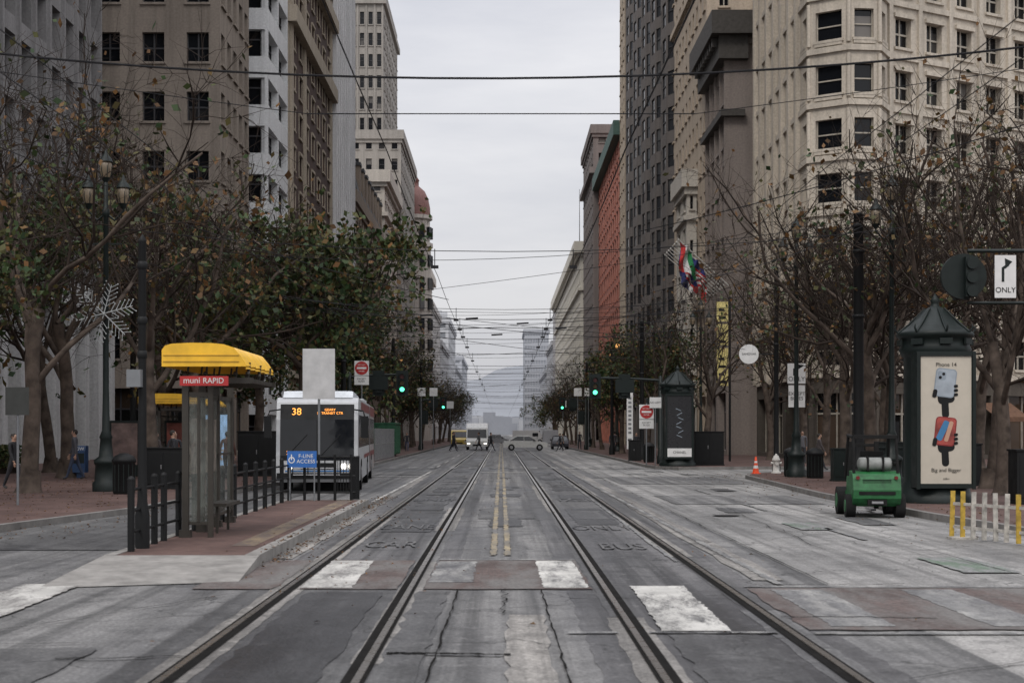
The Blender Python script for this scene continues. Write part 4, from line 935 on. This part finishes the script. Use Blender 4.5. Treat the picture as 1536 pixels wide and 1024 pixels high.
# ---------------------------------------------------------------- bus
def wheel(mb,x,y,r,w,mt,mh,sg):
    mb.cyl((x,y,r),(x+sg*w,y,r),r,r,22,mt); mb.cyl((x+sg*w*.9,y,r),(x+sg*(w+.012),y,r),r*.58,r*.5,16,mh)
def bus(x,y,rz):
    mb=MB(); W=1.22
    prof=[(.12,.32),(.0,.5),(.0,1.12),(.10,2.2),(.26,2.72),(.5,2.86),(11.2,2.86),(11.2,.32)]
    mb.prismx(prof,-W,W,0)
    mb.prismx([(12.0,.32),(12.0,2.86),(17.7,2.86),(17.95,2.7),(18,.5),(17.9,.32)],-W,W,7)
    for k in range(8): 
        y0=11.2+k*.1; mb.bx(-W+.05-(k%2)*.04,W-.05+(k%2)*.04,y0+.003,y0+.097,.45,2.78,3)
    def fy(z): 
        if z<1.12: return 0
        if z<2.2: return (z-1.12)/1.08*.10
        return .10+(z-2.2)/.52*.16
    def fq(x0,x1,z0,z1,mi,o=.012): mb.quad((x0,fy(z0)-o,z0),(x1,fy(z0)-o,z0),(x1,fy(z1)-o,z1),(x0,fy(z1)-o,z1),mi)
    fq(-1.10,1.10,.98,1.12,2,.014);fq(-1.10,1.10,1.12,2.2,2,.014); fq(-1.10,1.10,2.2,2.66,3,.014)
    fq(-.02,.02,1.12,2.2,3,.02); fq(-1.2,1.2,.42,.60,3,.02); fq(-.95,.95,.64,.68,9,.02); fq(-.5,.5,.72,.9,3,.02)
    mb.tube([(-.9,-.05,1.1),(-.3,.0,1.75)],[.015,.012],4,3); mb.tube([(.1,-.05,1.1),(.7,.0,1.75)],[.015,.012],4,3)
    for sg in(-1,1):
        for dx in(.80,1.02): mb.cyl((sg*dx,-.03,.80),(sg*dx,0.01,.80),.08,.09,14,5 if sg>0 or dx<1 else 4)
        mb.tube([(sg*1.1,.1,2.5),(sg*1.38,-.25,2.45),(sg*1.43,-.32,2.3)],[.025]*3,6,3); mb.bx(sg*1.43-.11,sg*1.43+.11,-.4,-.3,1.65,2.3,3)
        xs=sg*(W+.006)
        def sq(y0,y1,z0,z1,mi,o=0):
            xx=xs+sg*o
            v=[(xx,y0,z0),(xx,y1,z0),(xx,y1,z1),(xx,y0,z1)]; mb.quad(*(v if sg>0 else v[::-1]),mi)
        sq(.55,11.1,1.35,2.35,2); sq(12.1,17.6,1.35,2.35,2)
        for k in range(8): sq(1.6+k*1.3,1.66+k*1.3,1.35,2.35,3,.006)
        sq(2.5,11.15,2.5,2.78,8,.004); sq(5.4,11.15,.95,1.08,8,.004); sq(12.05,17.9,2.45,2.8,8,.004); sq(12.05,17.9,.9,1.1,8,.004)
        for yy in(2.6,8.9,13.6): 
            mb.add([(xs+sg*.004,yy+.62*math.cos(math.pi*q/10),.34+.62*math.sin(math.pi*q/10)) for q in range(11)],[tuple(range(11))],3)
            wheel(mb,sg*(W-.27),yy,.49,.29,1,4,sg)
    for z in(.55,.75): mb.tube([(-.7,-.28,z),(.7,-.28,z)],[.02,.02],6,4)
    for xx in(-.7,-.25,.25,.7): mb.tube([(xx,0,.5),(xx,-.28,.5),(xx,-.3,1.0)],[.02]*3,6,3)
    mb.bx(-1.0,1.0,1.0,4.5,2.86,3.08,6); mb.bx(-.9,.9,5.2,9,2.86,3.12,6); mb.bx(-.95,.95,12.6,16.6,2.86,3.12,6)
    mb.prismx([(.45,2.86),(.75,3.06),(.99,3.06),(.99,2.86)],-1.05,1.05,6)
    for k in range(5): mb.bx(-.8+k*.36,-.68+k*.36,2.0,3.4,3.08,3.14,3)
    o=mb.obj('articulated_bus',[mat('bus_silver',(.42,.43,.44),.35,.15,.1),M_rubber,M_vglass,M_black,M_steel,M_hl,mat('bus_roof_grey',(.52,.55,.58),.45),mat('bus_rear_silver',(.30,.27,.27),.4,.2),mat('bus_red',(.16,.035,.035),.4),mat('bus_trim_blue',(.03,.12,.30),.4)],(x,y,.01),rz,bevel=.045)
    text(o,'38',.30,(-.62,fy(2.43)-.04,2.43),M_amber,rot=(R(75),0,0)); text(o,'GEARY\nSF TRANSIT CTR',.105,(.38,fy(2.46)-.04,2.44),M_amber,rot=(R(75),0,0)); text(o,'239',.15,(-.8,-.03,1.2),M_amber)
    return o
bus(-5.52,42.6,R(3.6))

# ---------------------------------------------------------------- forklift (rear view)
mb=MB()
mb.prismx([(0.02,.32),(-.06,.42),(-.07,.6),(.0,.84),(.10,.94),(.2,.98),(.6,1.0),(.6,.25),(.12,.25)],-.50,.50,0)
mb.prismx([(.6,.22),(.6,.86),(1.15,.86),(1.2,.55),(1.9,.5),(1.9,.22)],-.48,.48,0)
mb.bx(-.38,.38,-.085,-.065,.50,.57,1); mb.bx(-.2,.2,-.075,-.01,.27,.40,1); mb.bx(-.12,.12,-.12,-.07,.31,.36,2)
for q in range(5): mb.bx(-.30,.30,-.03,.05,.67+q*.035,.68+q*.035,1)
for sg in(-1,1):
    wheel(mb,sg*.42,.32,.25,.2,1,0,sg); wheel(mb,sg*.40,1.6,.31,.24,1,0,sg)
    mb.tube([(sg*.46,.15,.95),(sg*.45,.3,1.72)],[.035,.035],6,1); mb.tube([(sg*.46,1.5,.8),(sg*.44,1.15,1.76)],[.035,.035],6,1); mb.tube([(sg*.45,.28,1.72),(sg*.44,1.2,1.76)],[.042,.042],6,1)
    mb.bx(sg*.30-.05,sg*.30+.05,1.98,2.08,.1,1.62,1); mb.bx(sg*.25-.06,sg*.25+.06,2.1,3.0,.04,.09,2)
    mb.cyl((sg*.40,-.05,.86),(sg*.40,0.02,.86),.04,.04,10,4)
mb.bx(-.47,.47,.26,.34,1.69,1.77,1)
for q in range(6): mb.bx(-.44,.44,.36+q*.15,.41+q*.15,1.72,1.75,1)
for z in(.3,1.0,1.5): mb.bx(-.32,.32,2.0,2.05,z,z+.07,1)
mb.bx(-.24,.24,.75,1.2,.87,1.0,1); mb.bx(-.24,.24,.7,.8,1.0,1.42,1)
mb.cyl((-.30,.32,1.15),(.30,.32,1.15),.14,.14,18,3); mb.sph((-.30,.32,1.15),.14,3,14,8,(.5,1,1)); mb.sph((.30,.32,1.15),.14,3,14,8,(.5,1,1))
for x_ in(-.16,.16): mb.bx(x_-.02,x_+.02,.15,.5,1.0,1.31,1)
mb.cyl((.40,.32,1.15),(.46,.32,1.15),.05,.05,10,1)
mb.tube([(0,1.3,.85),(0,1.15,1.2)],[.02,.02],6,1); mb.cyl((0,1.14,1.2),(0,1.11,1.22),.16,.16,14,1)
mb.obj('forklift',[mat('forklift_green',(.010,.095,.026),.5,var=.4,scale=6),M_rubber,M_steel,mat('gas_bottle',(.22,.23,.22),.5,var=.35),M_rsig,M_amber],(8.0,30.3,.0),R(-6),bevel=.025)

# ---------------------------------------------------------------- cars and vans
def car(name,x,y,rz,col,kind='sedan',lights=False):
    mb=MB()
    if kind=='sedan':
        W=.88; prof=[(0.02,.3),(-.02,.55),(.08,.78),(1.1,.93),(3.5,.98),(4.35,.92),(4.45,.6),(4.4,.3)]
        mb.prismx(prof,-W,W,0)
        b=[(1.0,.92),(1.75,1.36),(2.1,1.43),(3.0,1.42),(3.85,.97)]
        n=len(b); vs=[(-W+.06 if z<1.2 else -W+.2,y_,z) for y_,z in b]+[(W-.06 if z<1.2 else W-.2,y_,z) for y_,z in b]
        mb.add(vs,[(i,i+1,n+i+1,n+i) for i in range(n-1)]+[tuple(range(n))[::-1],tuple(range(n,2*n))],2)
        mb.bx(-W+.2,W-.2,1.9,3.05,1.425,1.46,0)
        for sg in(-1,1):
            mb.tube([(sg*(W-.04),2.35,.95),(sg*(W-.18),2.35,1.44)],[.04,.04],4,0)
            mb.tube([(sg*(W-.05),1.0,.93),(sg*(W-.19),1.78,1.40),(sg*(W-.19),3.0,1.43),(sg*(W-.06),3.85,.98)],[.045]*4,4,0)
        ax=(.8,3.6); r=.32
    else:
        W=1.0 if kind=='van' else 1.1; H=2.1 if kind=='van' else 2.75
        mb.prismx([(0,.35),(-.02,.9),(.5,1.15) if kind=='van' else (.1,1.2),(1.1,H-.1) if kind=='van' else (.4,H-.5),(1.5,H),(5.2,H),(5.25,.35)],-W,W,0)
        mb.quad((-W+.1,.48,1.18),(W-.1,.48,1.18),(W-.16,1.0,H-.22),(-W+.16,1.0,H-.22),2) if kind=='van' else mb.quad((-W+.1,.07,1.25),(W-.1,.07,1.25),(W-.14,.33,H-.65),(-W+.14,.33,H-.65),2)
        for sg in(-1,1): mb.bx(sg*W-.008,sg*W+.008,1.2,2.1,1.15,H-.4,2)
        ax=(.95,4.2); r=.36
    for yy in ax:
        for sg in(-1,1): wheel(mb,sg*(W-.2),yy,r,.21,1,3,sg)
    for sg in(-1,1): mb.bx(sg*(W-.25)-.14,sg*(W-.25)+.14,-.035,.03,.6,.72,4 if lights else 3); mb.obx((sg*(W+.07),1.35,1.0),(.16,.1,.14),1)
    mb.bx(-.45,.45,-.04,.02,.42,.58,1)
    return mb.obj(name,[mat('car_paint',col,.3,.1,.05),M_rubber,M_vglass,M_steel,M_hl],(x,y,.01),rz,bevel=.02)
car('delivery_truck',-2.5,146,0,(.60,.60,.58),'truck',True)
car('sedan',4.6,142,R(90),(.55,.55,.53)); car('sedan',1.5,205,R(90),(.3,.3,.31)); car('van',7.0,225,R(90),(.5,.5,.5),'van'); car('van',-5.2,175,0,(.5,.36,.08),'van'); car('van',3.8,240,0,(.5,.5,.5),'van',True)
car('sedan',-.8,230,0,(.2,.2,.22),'sedan',True); car('sedan',6.3,156,R(180),(.05,.05,.06)); car('van',6.6,195,R(180),(.4,.4,.42),'van'); car('sedan',-5.4,215,0,(.3,.05,.05),'sedan',True); car('sedan',5.2,260,R(180),(.4,.4,.4))
mb=MB(); mb.bx(-.95,.95,0,5,.15,2.25,0)
for k in range(16): mb.bx(.95,1.0,.1+k*.31,.25+k*.31,.25,2.15,0)
for k in range(6): mb.bx(-.9+k*.33,-.75+k*.33,-.05,-.0,.25,2.15,0)
mb.bx(-1.02,1.02,-.06,5.05,2.25,2.36,0)
mb.obj('green_container',[mat('container_green',(.015,.085,.04),.6,var=.3)],(-8.3,98,.13),bevel=.01)
mb=MB()
for k in range(22): mb.cyl((0,k*.7,0),(0,k*.7,1.9),.025,.025,6)
for z in(.1,1.0,1.9): mb.cyl((0,0,z),(0,15,z),.02,.02,6)
for k in range(90): mb.cyl((0,k*.166,.1),(0,k*.166,1.9),.006,.006,3)
mb.obj('construction_fence',[M_steel],(-7.3,82,.13))

# ---------------------------------------------------------------- people
M_skin=mat('skin',(.38,.23,.165),.6); M_shoe=mat('shoes',(.02,.02,.02),.6)
def person(x,y,z,rz,top,leg,hair=(.02,.015,.012),stride=.25,h=1.74):
    V=[(0,0,.93),(0,0,1.10),(0,0,1.27),(0,.01,1.42),(0,.0,1.50),(0,-.01,1.58),(0,-.02,1.66)]
    Rr=[.135,.125,.15,.12,.055,.085,.07]; E=[(0,1),(1,2),(2,3),(3,4),(4,5),(5,6)]
    for sg in(-1,1):
        s=stride*sg; b=len(V)
        V+=[(sg*.1,0,.86),(sg*.11,-s*.5,.50),(sg*.11,-s+(.06 if s<0 else 0),.09),(sg*.12,-s-.14+(.05 if s<0 else 0),.04)]; Rr+=[.095,.062,.042,.038]
        E+=[(0,b),(b,b+1),(b+1,b+2),(b+2,b+3)]
        b=len(V); V+=[(sg*.19,0,1.42),(sg*.25,s*.25,1.15),(sg*.25,s*.5-.06,.92),(sg*.245,s*.55-.08,.84)]; Rr+=[.06,.048,.034,.03]
        E+=[(3,b),(b,b+1),(b+1,b+2),(b+2,b+3)]
    me=bpy.data.meshes.new('fig'); me.from_pydata(V,E,[]); o=bpy.data.objects.new('fig',me); COL.objects.link(o)
    o.modifiers.new('s','SKIN')
    for i,r in enumerate(Rr): me.skin_vertices[0].data[i].radius=(r,r*(.78 if i in(0,1,2,3) else 1))
    me.skin_vertices[0].data[0].use_root=True
    ss=o.modifiers.new('u','SUBSURF'); ss.levels=2; ss.render_levels=2
    dg=bpy.context.evaluated_depsgraph_get(); dg.update(); nm=bpy.data.meshes.new_from_object(o.evaluated_get(dg))
    bpy.data.objects.remove(o)
    mb=MB()
    for p in nm.polygons:
        c=p.center
        k=3 if c.z<.09 else 1 if c.z<.88 else 0
        if c.z>1.49: k=2
        if abs(c.x)>.2 and c.z<.89: k=2
        mb.add([nm.vertices[i].co for i in p.vertices],[tuple(range(len(p.vertices)))],k,True)
    mb.sph((0,.015,1.655),.1,4,14,10,(.86,1.0,1.0)); mb.sph((0,-.035,1.63),.082,2,14,10,(.84,.9,1.15)); mb.add([(-.014,-.105,1.61),(.014,-.105,1.61),(0,-.13,1.605),(0,-.105,1.65)],[(0,1,2),(0,2,3),(1,3,2)],2)
    for sg in(-1,1):
        mb.sph((sg*.03,-.105,1.645),.010,3,6,4); mb.sph((sg*.085,.0,1.63),.02,2,6,4,(.5,1,1.4))
        s=stride*sg; hx,hy,hz_=sg*.245,s*.55-.09,.80
        mb.sph((hx,hy,hz_),.04,2,8,6,(.5,1,1.1))
        for f in range(4): mb.tube([(hx,hy-.03+f*.02,hz_-.02),(hx-sg*.005,hy-.032+f*.02,hz_-.07),(hx-sg*.02,hy-.035+f*.02,hz_-.10-.006*(f%3))],[.010,.009,.006],5,2)
        mb.tube([(hx,hy-.03,hz_+.01),(hx-sg*.01,hy-.06,hz_-.03)],[.011,.007],5,2)
    mb.bx(-.03,.03,-.112,-.106,1.575,1.582,3)
    ob=mb.obj('pedestrian',[mat('jacket',top,.85),mat('trousers',leg,.85),M_skin,M_shoe,mat('hair',hair,.8)],(x,y,z),rz)
    ob.scale=(h/1.74,)*3; return ob
D=(.02,.02,.025)
for a in [(-14.6,42.6,.13,1.2,(.015,.015,.018),D,.25),(-11.6,50.5,.13,.3,(.03,.03,.035),(.03,.035,.05),.1),(-12.2,50.2,.13,2.5,(.05,.04,.04),D,.08),(-9.9,51.4,.13,3.0,(.10,.05,.04),D,.2),(-10.9,47.2,.13,1.9,(.02,.02,.024),D,.12),(-15.3,51,.13,-1.4,(.06,.06,.07),(.03,.04,.07),.25),
   (-4.6,136,.01,1.5,D,D,.3),(-2.2,139,.01,-1.4,(.1,.1,.1),D,.3),(-4.9,148,.01,1.5,(.05,.05,.06),D,.3),(-1.0,136,.01,1.4,D,D,.35),(5.6,136,.01,-1.5,D,D,.3),(6.3,146,.01,-1.5,(.15,.14,.13),D,.3),(7.7,140,.13,0,D,D,.2),
   (8.6,110,.13,0,(.04,.04,.05),D,.25),(9.4,118,.13,3,(.12,.1,.1),D,.2),(-8.3,125,.13,0,D,(.05,.06,.1),.25),(-8.9,112,.13,3,(.3,.3,.3),D,.25),(17.0,66.5,.01,1.5,D,D,.25),(15.2,68,.01,1.5,(.06,.05,.05),D,.3),(16.5,78,.13,0,(.1,.1,.11),D,.2),(9.3,98,.13,0,D,D,.2)]:
    person(a[0],a[1],a[2],a[3],a[4],a[5],stride=a[6],h=random.uniform(1.65,1.82))
print('objects',len(bpy.data.objects))
